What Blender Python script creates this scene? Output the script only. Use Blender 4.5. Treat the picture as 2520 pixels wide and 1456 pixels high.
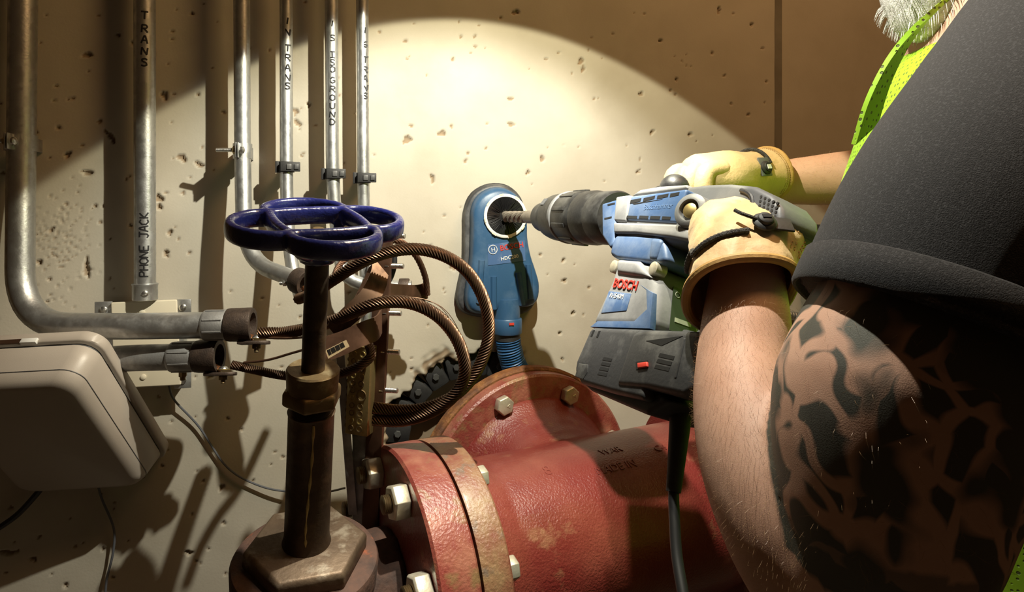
import bpy, bmesh, math, random
import numpy as np
from mathutils import Vector, Matrix
random.seed(7); rng = np.random.default_rng(7)
for o in list(bpy.data.objects): bpy.data.objects.remove(o)
SC = bpy.context.scene
COL = SC.collection
# ------------------------------------------------------------------ camera
FP = 1680.0; DW = 1.24; VX = 810.0; HY = 522.0; HC = 1.35      # focal px, distance to wall, wall-normal vanishing x, horizon y, eye height
PSI = math.atan((1260 - VX) / FP); SN, CS = math.sin(PSI), math.cos(PSI)
cam = bpy.data.cameras.new('camera'); camo = bpy.data.objects.new('camera', cam); COL.objects.link(camo)
cam.sensor_width = 36; cam.lens = FP / 2520 * 36; cam.shift_y = -(728 - HY) / 2520; cam.clip_start = .02
camo.location = (0, -DW, HC); camo.rotation_euler = (math.pi / 2, 0, -PSI)
SC.camera = camo
# ------------------------------------------------------------------ light
wd = bpy.data.worlds.new('room_ambient'); SC.world = wd; wd.use_nodes = True
wd.node_tree.nodes['Background'].inputs[0].default_value = (1.0, .56, .27, 1); wd.node_tree.nodes['Background'].inputs[1].default_value = .022
LP = Vector((.245, -.56, HC + .44))   # work lamp just above the frame
LP2 = Vector((.24, -.70, HC + .50))  # position of the added fill light, apart from the work lamp
def spot(name, az, el, half, watts, blend, rad, col, at=LP):
    l = bpy.data.lights.new(name, 'SPOT'); o = bpy.data.objects.new(name, l); COL.objects.link(o)
    a, e = math.radians(az), math.radians(el)
    d = Vector((math.cos(e) * math.sin(a), math.cos(e) * math.cos(a), math.sin(e)))
    o.location = at; o.rotation_euler = d.to_track_quat('-Z', 'Y').to_euler()
    l.energy = watts; l.spot_size = math.radians(half * 2); l.spot_blend = blend; l.shadow_soft_size = rad; l.color = col
spot('work_lamp_wide', 1.2, -59, 50.8, 17.0, .04, .006, (1, .93, .64))
spot('work_lamp_core', -5.5, -54.5, 46.5, 26.0, .42, .006, (1, .98, .89))
spot('worker_fill', 150, -64, 50, 26.0, .25, .006, (1, .95, .80), LP2)  # added fill spot to brighten the worker, not a real lamp head
al = bpy.data.lights.new('ceiling_tungsten', 'AREA'); ao = bpy.data.objects.new('ceiling_tungsten', al); COL.objects.link(ao)
al.energy = 10.5; al.size = .5; al.color = (1, .55, .23); ao.location = (.95, -1.0, 2.75)
ao.rotation_euler = (Vector((.3, 0, 1.3)) - Vector(ao.location)).to_track_quat('-Z', 'Y').to_euler()
SC.view_settings.view_transform = 'Standard'; SC.view_settings.look = 'None'
SC.view_settings.exposure = 0.0; SC.view_settings.gamma = 1.0; SC.view_settings.use_curve_mapping = False
# ------------------------------------------------------------------ pixel -> place helpers
def V(*a): return np.array(a, float)
CAM = V(0, -DW, HC)
def ray(px, py):
    u = (px - 1260) / FP; v = (HY - py) / FP
    return V(SN + u * CS, CS - u * SN, v)
def P(px, py, d):                      # point at distance d in front of the wall
    r = ray(px, py); return CAM + r * ((DW - d) / r[1])
def PF(px, py, fw):                    # point at forward depth fw from the camera
    return CAM + ray(px, py) * fw
def unit(v): v = np.asarray(v, float); return v / (np.linalg.norm(v) + 1e-12)
UP = V(0, 0, 1); RT = V(CS, -SN, 0); FW = V(SN, CS, 0)
# ------------------------------------------------------------------ materials
MATS = {}
def mat(name, col, rough=.5, metal=0, col2=None, nscale=20, namt=1.0, lo=.4, hi=.65, bump=0, bscale=200, coat=0, rvar=0, col3=None, n3=60, lo3=.55, hi3=.7, sheen=0, stretch=None, sss=0):
    m = bpy.data.materials.new(name); m.use_nodes = True; nt = m.node_tree; N = nt.nodes; L = nt.links
    b = N['Principled BSDF']; b.inputs['Roughness'].default_value = rough; b.inputs['Metallic'].default_value = metal
    b.inputs['Base Color'].default_value = (*col, 1)
    if coat: b.inputs['Coat Weight'].default_value = coat; b.inputs['Coat Roughness'].default_value = .15
    if sheen: b.inputs['Sheen Weight'].default_value = sheen
    if sss: b.inputs['Subsurface Weight'].default_value = sss; b.inputs['Subsurface Radius'].default_value = (.01, .004, .002)
    tc = N.new('ShaderNodeTexCoord'); src = tc.outputs['Object']
    if stretch:
        mp = N.new('ShaderNodeMapping'); mp.inputs['Scale'].default_value = stretch; L.new(src, mp.inputs[0]); src = mp.outputs[0]
    def layer(prev, c, sc, lo, hi, det=6):
        n = N.new('ShaderNodeTexNoise'); n.inputs['Scale'].default_value = sc; n.inputs['Detail'].default_value = det; n.inputs['Roughness'].default_value = .6
        L.new(src, n.inputs['Vector'])
        r = N.new('ShaderNodeMapRange'); r.inputs[1].default_value = lo; r.inputs[2].default_value = hi; r.inputs[4].default_value = namt
        L.new(n.outputs[0], r.inputs[0])
        mx = N.new('ShaderNodeMix'); mx.data_type = 'RGBA'; L.new(r.outputs[0], mx.inputs[0])
        if isinstance(prev, tuple): mx.inputs[6].default_value = (*prev, 1)
        else: L.new(prev, mx.inputs[6])
        mx.inputs[7].default_value = (*c, 1)
        return mx.outputs[2], r.outputs[0]
    cur = col
    if col2: cur, fac = layer(cur, col2, nscale, lo, hi)
    if col3: cur, _ = layer(cur, col3, n3, lo3, hi3)
    if col2 or col3: L.new(cur, b.inputs['Base Color'])
    if rvar and col2:
        r = N.new('ShaderNodeMapRange'); r.inputs[3].default_value = rough; r.inputs[4].default_value = min(1, rough + rvar); L.new(fac, r.inputs[0]); L.new(r.outputs[0], b.inputs['Roughness'])
    if bump:
        n = N.new('ShaderNodeTexNoise'); n.inputs['Scale'].default_value = bscale; n.inputs['Detail'].default_value = 5; L.new(src, n.inputs['Vector'])
        bp = N.new('ShaderNodeBump'); bp.inputs['Strength'].default_value = bump; bp.inputs['Distance'].default_value = .002
        L.new(n.outputs[0], bp.inputs['Height']); L.new(bp.outputs[0], b.inputs['Normal'])
    MATS[name] = m; return m
mat('concrete', (.50, .462, .385), .85, 0, (.43, .39, .315), 5, 1, .4, .7, .10, 260, col3=(.34, .29, .22), n3=2.2, lo3=.55, hi3=.8)
def concrete_pits():
    m = MATS['concrete']; nt = m.node_tree; N, L = nt.nodes, nt.links; b = N['Principled BSDF']; base = b.inputs['Base Color'].links[0].from_socket
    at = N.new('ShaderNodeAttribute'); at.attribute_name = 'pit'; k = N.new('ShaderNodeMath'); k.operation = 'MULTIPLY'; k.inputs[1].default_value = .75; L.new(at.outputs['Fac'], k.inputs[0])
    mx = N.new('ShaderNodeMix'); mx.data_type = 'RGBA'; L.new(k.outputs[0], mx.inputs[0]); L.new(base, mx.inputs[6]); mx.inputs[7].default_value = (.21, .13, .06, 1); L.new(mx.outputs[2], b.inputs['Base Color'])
concrete_pits()
mat('concrete_dark', (.16, .12, .08), .9, 0, (.07, .055, .04), 40, bump=.6, bscale=120)
mat('joint_filler', (.23, .21, .17), .9, 0, (.16, .14, .11), 8)
mat('galv', (.56, .57, .57), .36, .9, (.42, .43, .43), 60, rvar=.2, bump=.08, bscale=350, col3=(.68, .68, .67), n3=9)
mat('galv_dull', (.42, .42, .42), .5, .75, (.27, .27, .27), 35, rvar=.2, bump=.15, bscale=300)
mat('zinc', (.68, .68, .66), .28, .95, (.5, .5, .47), 90)
mat('bushing', (.075, .052, .04), .55, .5, (.045, .032, .026), 90, bump=.25, bscale=500)
mat('copper', (.19, .115, .072), .40, .85, (.10, .06, .04), 50, rvar=.2)
mat('copper_bright', (.75, .33, .15), .3, .95, (.5, .2, .09), 60)
mat('copper_dark', (.13, .070, .045), .45, .8, (.18, .095, .06), 30, rvar=.15)
mat('brass', (.55, .44, .20), .38, .9, (.30, .22, .09), 40, rvar=.2)
mat('brass_old', (.21, .145, .07), .48, .8, (.11, .075, .04), 18, rvar=.2, bump=.2, bscale=180, col3=(.30, .25, .15), n3=35)
mat('bronze_dark', (.085, .055, .035), .45, .7, (.05, .033, .022), 25, rvar=.2, bump=.25, bscale=160, col3=(.19, .12, .06), n3=14, lo3=.55, hi3=.75)
mat('bronze_cap', (.15, .105, .07), .55, .55, (.09, .06, .04), 18, bump=.35, bscale=140, col3=(.26, .22, .17), n3=40, lo3=.56, hi3=.7)
mat('rust', (.22, .085, .025), .75, .1, (.10, .04, .02), 40, bump=.8, bscale=160, col3=(.34, .16, .05), n3=70)
mat('rust_dark', (.10, .05, .035), .8, .1, (.05, .03, .025), 40, bump=.8, bscale=120, col3=(.26, .07, .03), n3=25, lo3=.6, hi3=.68)
mat('red_paint', (.17, .024, .020), .33, 0, (.25, .062, .042), 9, 1, .45, .75, .55, 330, coat=.25, col3=(.33, .17, .09), n3=14, lo3=.60, hi3=.74)
mat('red_flange', (.22, .045, .035), .36, 0, (.33, .13, .085), 22, 1, .45, .7, .5, 260, coat=.2, col3=(.22, .13, .06), n3=28, lo3=.56, hi3=.68)
mat('red_worn', (.20, .055, .035), .45, 0, (.27, .16, .08), 20, 1, .4, .62, .6, 220, coat=.1, col3=(.16, .11, .08), n3=45, lo3=.57, hi3=.68)
mat('blue_enamel', (.011, .015, .105), .28, 0, (.006, .008, .06), 16, 1, bump=.3, bscale=220, coat=.5, col3=(.22, .20, .20), n3=130, lo3=.71, hi3=.76)
mat('bolt', (.62, .58, .47), .42, .55, (.45, .40, .30), 60, bump=.1, bscale=300)
mat('cream', (.66, .61, .48), .4, 0)
mat('beige', (.42, .37, .32), .42, 0, (.39, .34, .29), 6, bump=.06, bscale=900)
mat('black_rubber', (.012, .012, .013), .6, 0, (.025, .025, .026), 30, bump=.1, bscale=300)
mat('dusty_black', (.035, .036, .04), .5, 0, (.15, .15, .15), 22, .8, .48, .72, .12, 300)
mat('chuck_black', (.022, .022, .023), .42, 0, (.12, .12, .115), 26, .8, .46, .72, .12, 240)
mat('cord_black', (.012, .012, .014), .5)
mat('blue_plastic', (.028, .085, .18), .42, 0, (.10, .17, .27), 17, .8, .5, .75, .05, 400)
mat('drill_blue', (.050, .105, .235), .5, 0, (.17, .22, .31), 20, .9, .42, .7, .06, 400)
mat('drill_grey', (.12, .125, .135), .5, 0, (.20, .205, .21), 17, .8, .45, .7, .06, 400)
mat('drill_dust', (.25, .25, .255), .6, 0, (.14, .145, .155), 22, .9, .45, .7, .06, 300)
mat('label_blue', (.06, .12, .26), .4, 0, (.3, .37, .48), 30, .8, .5, .75)
mat('vent', (.004, .004, .005), .8)
mat('red_print', (.55, .045, .03), .5)
mat('white_print', (.72, .72, .70), .5)
mat('pale_print', (.10, .17, .32), .5)
mat('logo_grey', (.20, .30, .42), .5)
mat('label_dark', (.035, .05, .03), .45)
mat('label_strip', (.42, .45, .33), .5)
mat('bit_steel', (.36, .32, .27), .5, .55, (.24, .21, .17), 60, bump=.15, bscale=300)
mat('white_ring', (.80, .80, .74), .5)
mat('bristle', (.008, .008, .009), .35)
mat('leather', (.60, .42, .22), .6, 0, (.50, .33, .16), 14, .8, .45, .7, .25, 260, sheen=.1)
mat('leather_edge', (.50, .30, .10), .6, 0, (.42, .24, .07), 40, bump=.3, bscale=250)
mat('stitch', (.40, .25, .10), .7)
mat('cord_weave', (.016, .015, .015), .7, 0, (.05, .045, .04), 400, bump=.8, bscale=800)
mat('shirt', (.012, .012, .014), .95, 0, (.055, .055, .060), 650, 1, .5, .75, .35, 1400, sheen=.06)
mat('trousers', (.03, .032, .04), .9, 0, (.02, .02, .025), 60, bump=.3, bscale=500)
mat('vest_binding', (.06, .065, .06), .8)
mat('hair_grey', (.62, .61, .58), .8, 0, (.42, .41, .39), 120, bump=.6, bscale=700)
mat('arm_hair', (.36, .22, .11), .45)
mat('marker', (.008, .008, .009), .6)
mat('cable_grey', (.10, .105, .12), .45)
mat('sticker', (.55, .42, .25), .6)
mat('hose_blue', (.03, .10, .24), .38)
mat('pipe_grey', (.30, .29, .27), .6, 0, (.22, .21, .20), 30, bump=.2, bscale=200)
mat('floor_concrete', (.30, .27, .23), .9, 0, (.22, .19, .16), 6, bump=.2)
mat('steel_dark', (.10, .105, .105), .5, .4, (.07, .07, .07), 20)
mat('eye_white', (.7, .68, .64), .3); mat('iris', (.05, .08, .12), .3)
def vest_material():
    m = mat('vest', (.36, .68, .015), .65, 0, sheen=.1); nt = m.node_tree; N, L = nt.nodes, nt.links; b = N['Principled BSDF']
    tc = N.new('ShaderNodeTexCoord'); vo = N.new('ShaderNodeTexVoronoi'); vo.inputs['Scale'].default_value = 190; vo.inputs['Randomness'].default_value = .25
    L.new(tc.outputs['Object'], vo.inputs['Vector'])
    r = N.new('ShaderNodeMapRange'); r.inputs[1].default_value = .22; r.inputs[2].default_value = .30; L.new(vo.outputs['Distance'], r.inputs[0])
    mx = N.new('ShaderNodeMix'); mx.data_type = 'RGBA'; mx.inputs[6].default_value = (.10, .14, .02, 1); mx.inputs[7].default_value = (.36, .68, .015, 1)
    L.new(r.outputs[0], mx.inputs[0]); L.new(mx.outputs[2], b.inputs['Base Color'])
    bp = N.new('ShaderNodeBump'); bp.inputs['Strength'].default_value = .7; bp.inputs['Distance'].default_value = .002; L.new(r.outputs[0], bp.inputs['Height']); L.new(bp.outputs[0], b.inputs['Normal'])
vest_material()
def skin_material():
    m = mat('skin', (.58, .35, .25), .58, 0, (.50, .27, .18), 16, .7, .42, .7, .12, 1300, sss=.08)
    nt = m.node_tree; N, L = nt.nodes, nt.links; b = N['Principled BSDF']
    base = b.inputs['Base Color'].links[0].from_socket
    at = N.new('ShaderNodeAttribute'); at.attribute_name = 'ink'
    tc = N.new('ShaderNodeTexCoord')
    # flowing scroll tattoo: warped bands and blobs
    nz = N.new('ShaderNodeTexNoise'); nz.inputs['Scale'].default_value = 14; nz.inputs['Detail'].default_value = 1.5; L.new(tc.outputs['Object'], nz.inputs['Vector'])
    ad = N.new('ShaderNodeMix'); ad.data_type = 'RGBA'; ad.blend_type = 'LINEAR_LIGHT'; ad.inputs[0].default_value = .09
    L.new(tc.outputs['Object'], ad.inputs[6]); L.new(nz.outputs[1], ad.inputs[7])
    vo = N.new('ShaderNodeTexVoronoi'); vo.feature = 'SMOOTH_F1'; vo.inputs['Scale'].default_value = 27; vo.inputs['Smoothness'].default_value = .5; L.new(ad.outputs[2], vo.inputs['Vector'])
    v2 = N.new('ShaderNodeTexVoronoi'); v2.feature = 'DISTANCE_TO_EDGE'; v2.inputs['Scale'].default_value = 23; L.new(ad.outputs[2], v2.inputs['Vector'])
    r1 = N.new('ShaderNodeMapRange'); r1.inputs[1].default_value = .10; r1.inputs[2].default_value = .17; L.new(v2.outputs['Distance'], r1.inputs[0])
    n2 = N.new('ShaderNodeTexNoise'); n2.inputs['Scale'].default_value = 20; L.new(tc.outputs['Object'], n2.inputs['Vector'])
    r2 = N.new('ShaderNodeMapRange'); r2.inputs[1].default_value = .50; r2.inputs[2].default_value = .58; L.new(n2.outputs[0], r2.inputs[0])
    mxm = N.new('ShaderNodeMath'); mxm.operation = 'MAXIMUM'; L.new(r1.outputs[0], mxm.inputs[0]); L.new(r2.outputs[0], mxm.inputs[1])
    # solid dark border of the sleeve tattoo where ink value is mid
    rb = N.new('ShaderNodeMapRange'); rb.inputs[1].default_value = .80; rb.inputs[2].default_value = .70; L.new(at.outputs['Fac'], rb.inputs[0])
    mb = N.new('ShaderNodeMath'); mb.operation = 'MAXIMUM'; L.new(mxm.outputs[0], mb.inputs[0]); L.new(rb.outputs[0], mb.inputs[1])
    gate = N.new('ShaderNodeMapRange'); gate.inputs[1].default_value = .46; gate.inputs[2].default_value = .54; L.new(at.outputs['Fac'], gate.inputs[0])
    mu = N.new('ShaderNodeMath'); mu.operation = 'MULTIPLY'; L.new(mb.outputs[0], mu.inputs[0]); L.new(gate.outputs[0], mu.inputs[1])
    m9 = N.new('ShaderNodeMath'); m9.operation = 'MULTIPLY'; m9.inputs[1].default_value = .92; L.new(mu.outputs[0], m9.inputs[0])
    ink = N.new('ShaderNodeMix'); ink.data_type = 'RGBA'; L.new(n2.outputs[0], ink.inputs[0]); ink.inputs[6].default_value = (.018, .028, .030, 1); ink.inputs[7].default_value = (.06, .085, .065, 1)
    mx = N.new('ShaderNodeMix'); mx.data_type = 'RGBA'; L.new(m9.outputs[0], mx.inputs[0]); L.new(base, mx.inputs[6]); L.new(ink.outputs[2], mx.inputs[7])
    L.new(mx.outputs[2], b.inputs['Base Color'])
skin_material()
# ------------------------------------------------------------------ mesh builder
class MB:
    def __init__(s): s.v = []; s.f = []; s.n = 0
    def add(s, vs, fs):
        vs = np.asarray(vs, float).reshape(-1, 3); s.v.append(vs); k = s.n
        s.f += [tuple(i + k for i in f) for f in fs]; s.n += len(vs); return s
    def loft(s, rings, cap0=True, cap1=True, closed=False):
        n = len(rings[0]); m = len(rings); vs = np.concatenate([np.asarray(r, float) for r in rings]); fs = []
        for i in range(m if closed else m - 1):
            a = i * n; b = ((i + 1) % m) * n
            for j in range(n):
                k = (j + 1) % n; fs.append((a + j, a + k, b + k, b + j))
        if not closed:
            if cap0: fs.append(tuple(range(n - 1, -1, -1)))
            if cap1: fs.append(tuple(range((m - 1) * n, m * n)))
        return s.add(vs, fs)
    def tube(s, path, r, n=12, twist=0, lobes=0, lobe=0, closed=False, cap=True, e2=None, flat=1.0):
        path = np.asarray(path, float); m = len(path)
        r = np.full(m, r, float) if np.isscalar(r) else np.asarray(r, float)
        if closed: T = np.roll(path, -1, 0) - np.roll(path, 1, 0)
        else: T = np.gradient(path, axis=0)
        T /= np.linalg.norm(T, axis=1)[:, None] + 1e-12
        nrm = np.cross(T[0], e2 if e2 is not None else (UP if abs(T[0][2]) < .9 else V(1, 0, 0))); nrm = unit(nrm)
        th = np.linspace(0, 2 * np.pi, n, endpoint=False); rings = []
        L = 0
        for i in range(m):
            if i:
                nrm = nrm - T[i] * (nrm @ T[i]); nrm = unit(nrm); L += np.linalg.norm(path[i] - path[i - 1])
            bi = np.cross(T[i], nrm); a = th + twist * L
            rr = r[i] * (1 + lobe * (np.abs(np.cos(lobes * th / 2)) - .5)) if lobes else np.full(n, r[i])
            rings.append(path[i] + rr[:, None] * (np.cos(a)[:, None] * nrm + flat * np.sin(a)[:, None] * bi))
        return s.loft(rings, cap, cap, closed)
    def lathe(s, prof, org, ax, n=32, cap=True, e1=None, ph=0):
        ax = unit(ax); e1 = unit(np.cross(ax, V(0, 0, 1) if abs(ax[2]) < .9 else V(1, 0, 0))) if e1 is None else unit(e1); e2 = np.cross(ax, e1)
        th = np.linspace(0, 2 * np.pi, n, endpoint=False) + ph
        d = np.cos(th)[:, None] * e1 + np.sin(th)[:, None] * e2
        return s.loft([np.asarray(org) + ax * t + d * r for t, r in prof], cap, cap)
    def prism(s, poly, ext):
        poly = np.asarray(poly, float); return s.loft([poly, poly + np.asarray(ext)])
    def box(s, c, ex, ey, ez):          # centre + half axes
        c, ex, ey, ez = map(np.asarray, (c, ex, ey, ez))
        return s.loft([[c - ex - ey - ez, c + ex - ey - ez, c + ex + ey - ez, c - ex + ey - ez], [c - ex - ey + ez, c + ex - ey + ez, c + ex + ey + ez, c - ex + ey + ez]])
    def sphere(s, c, r, n=16, m=10, ex=V(1, 0, 0), ey=V(0, 1, 0), ez=V(0, 0, 1)):
        r = np.broadcast_to(np.asarray(r, float), (3,)); rings = []
        for i in range(m + 1):
            p = math.pi * (i / m) ; p = min(max(p, .02), math.pi - .02)
            th = np.linspace(0, 2 * np.pi, n, endpoint=False)
            rings.append(np.asarray(c) + math.sin(p) * (np.cos(th)[:, None] * ex * r[0] + np.sin(th)[:, None] * ey * r[1]) - math.cos(p) * ez * r[2])
        return s.loft(rings)
    def mesh(s, name='m'):
        me = bpy.data.meshes.new(name); v = np.concatenate(s.v); me.from_pydata(v.tolist(), [], s.f); me.validate(); return me
def finish(me, bevel=0, seg=2, smooth=True, angle=35, ang_bev=30):
    bm = bmesh.new(); bm.from_mesh(me); bmesh.ops.recalc_face_normals(bm, faces=bm.faces)
    if bevel:
        ed = [e for e in bm.edges if len(e.link_faces) == 2 and e.calc_face_angle(0) > math.radians(ang_bev)]
        bmesh.ops.bevel(bm, geom=ed, offset=bevel, segments=seg, affect='EDGES', profile=.5, clamp_overlap=True)
    bm.to_mesh(me); bm.free()
    if smooth:
        me.polygons.foreach_set('use_smooth', [True] * len(me.polygons)); me.set_sharp_from_angle(angle=math.radians(angle))
def root_origin(o):
    p = V(0, 0, 0)
    while o is not None: p = p + np.array(o.location); o = o.parent
    return p
def part(name, mb, m, parent=None, bevel=0, seg=2, smooth=True, angle=35, loc=None, label=None, stuff=False):
    me = mb if isinstance(mb, bpy.types.Mesh) else mb.mesh(name)
    org = root_origin(parent) if parent is not None else (np.asarray(loc) if loc is not None else V(0, 0, 0))
    if np.any(org): me.transform(Matrix.Translation(Vector(-org)))
    if not isinstance(mb, bpy.types.Mesh) or bevel: finish(me, bevel, seg, smooth, angle)
    me.materials.clear(); me.materials.append(MATS[m])
    o = bpy.data.objects.new(name, me); COL.objects.link(o)
    if parent is not None: o.parent = parent
    elif loc is not None: o.location = loc
    if label: o['label'] = label
    if stuff: o['kind'] = 'stuff'
    return o
def thing(name, label, cat, loc, group=None):
    o = bpy.data.objects.new(name, None); COL.objects.link(o); o.location = loc; o.empty_display_size = .02
    o['label'] = label; o['category'] = cat
    if group: o['group'] = group
    return o
def tag(o, label, cat, group=None):
    o['label'] = label; o['category'] = cat
    if group: o['group'] = group
    return o
def struct(o): o['kind'] = 'structure'; return o
def smooth_path(pts, n=60):             # Catmull-Rom through points
    p = np.asarray(pts, float); p = np.vstack([2 * p[0] - p[1], p, 2 * p[-1] - p[-2]]); out = []
    m = len(p) - 3; k = max(2, n // m)
    for i in range(1, len(p) - 2):
        for t in np.linspace(0, 1, k, endpoint=False):
            a, b, c, d = p[i - 1], p[i], p[i + 1], p[i + 2]
            out.append(.5 * (2 * b + (c - a) * t + (2 * a - 5 * b + 4 * c - d) * t * t + (3 * b - a - 3 * c + d) * t ** 3))
    out.append(p[-2]); return np.array(out)
def fillet(pts, rads, n=14):            # polyline with rounded corners
    pts = [np.asarray(p, float) for p in pts]; out = [pts[0]]
    for i in range(1, len(pts) - 1):
        a, b, c = pts[i - 1], pts[i], pts[i + 1]; r = rads[i - 1]
        A = b + unit(a - b) * min(r, np.linalg.norm(a - b) * .49); C = b + unit(c - b) * min(r, np.linalg.norm(c - b) * .49)
        for t in np.linspace(0, 1, n): out.append((1 - t) ** 2 * A + 2 * t * (1 - t) * b + t * t * C)
    out.append(pts[-1]); return np.array(out)
def resample(p, step):
    p = np.asarray(p); s = np.concatenate([[0], np.cumsum(np.linalg.norm(np.diff(p, axis=0), axis=1))]); n = max(2, int(s[-1] / step) + 1)
    t = np.linspace(0, s[-1], n); return np.stack([np.interp(t, s, p[:, k]) for k in range(3)], 1)
def remesh(mb, voxel, smooth=4, name='m'):
    me = mb.mesh('tmp'); bm = bmesh.new(); bm.from_mesh(me); bmesh.ops.recalc_face_normals(bm, faces=bm.faces); bm.to_mesh(me); bm.free()
    o = bpy.data.objects.new('tmp', me); COL.objects.link(o)
    r = o.modifiers.new('r', 'REMESH'); r.mode = 'VOXEL'; r.voxel_size = voxel
    if smooth: s = o.modifiers.new('s', 'SMOOTH'); s.iterations = smooth; s.factor = .5
    dg = bpy.context.evaluated_depsgraph_get(); ev = o.evaluated_get(dg); out = bpy.data.meshes.new_from_object(ev)
    bpy.data.objects.remove(o); bpy.data.meshes.remove(me)
    out.polygons.foreach_set('use_smooth', [True] * len(out.polygons)); out.name = name; return out
def text_mb(txt, org, ex, ey, h, thick=.0006, mb=None, bold=0, align='LEFT'):
    cu = bpy.data.curves.new('t', 'FONT'); cu.body = txt; cu.size = 1; cu.extrude = .5; cu.offset = bold; cu.align_x = align; cu.resolution_u = 3
    o = bpy.data.objects.new('t', cu); COL.objects.link(o); dg = bpy.context.evaluated_depsgraph_get()
    me = bpy.data.meshes.new_from_object(o.evaluated_get(dg)); v = np.empty(len(me.vertices) * 3); me.vertices.foreach_get('co', v); v = v.reshape(-1, 3)
    fs = [tuple(p.vertices) for p in me.polygons]; bpy.data.objects.remove(o); bpy.data.curves.remove(cu); bpy.data.meshes.remove(me)
    k = h / .72; ex, ey = unit(ex), unit(ey); nz = np.cross(ex, ey)
    w = np.asarray(org) + v[:, :1] * k * ex + v[:, 1:2] * k * ey + v[:, 2:3] * thick * nz
    mb = mb or MB(); mb.add(w, fs); return mb
def hexring(c, ax, r, ph=0, e1=None):
    ax = unit(ax); e1 = unit(np.cross(ax, UP if abs(ax[2]) < .9 else V(1, 0, 0))) if e1 is None else unit(e1); e2 = np.cross(ax, e1)
    th = np.linspace(0, 2 * np.pi, 6, endpoint=False) + ph
    return np.asarray(c) + r * (np.cos(th)[:, None] * e1 + np.sin(th)[:, None] * e2)
def hexnut(mb, c, ax, r, h, ph=0):
    ax = unit(ax); c = np.asarray(c); mb.loft([hexring(c, ax, r * .93, ph), hexring(c + ax * h * .12, ax, r, ph), hexring(c + ax * h * .88, ax, r, ph), hexring(c + ax * h, ax, r * .9, ph)]); return mb
def thread(mb, c, ax, r, L, pitch=.0018, n=12):
    k = max(2, int(L / pitch)); prof = []
    for i in range(k): prof += [(i * pitch, r * .88), (i * pitch + pitch * .5, r)]
    prof.append((k * pitch, r * .8)); return mb.lathe(prof, c, ax, n)
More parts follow.
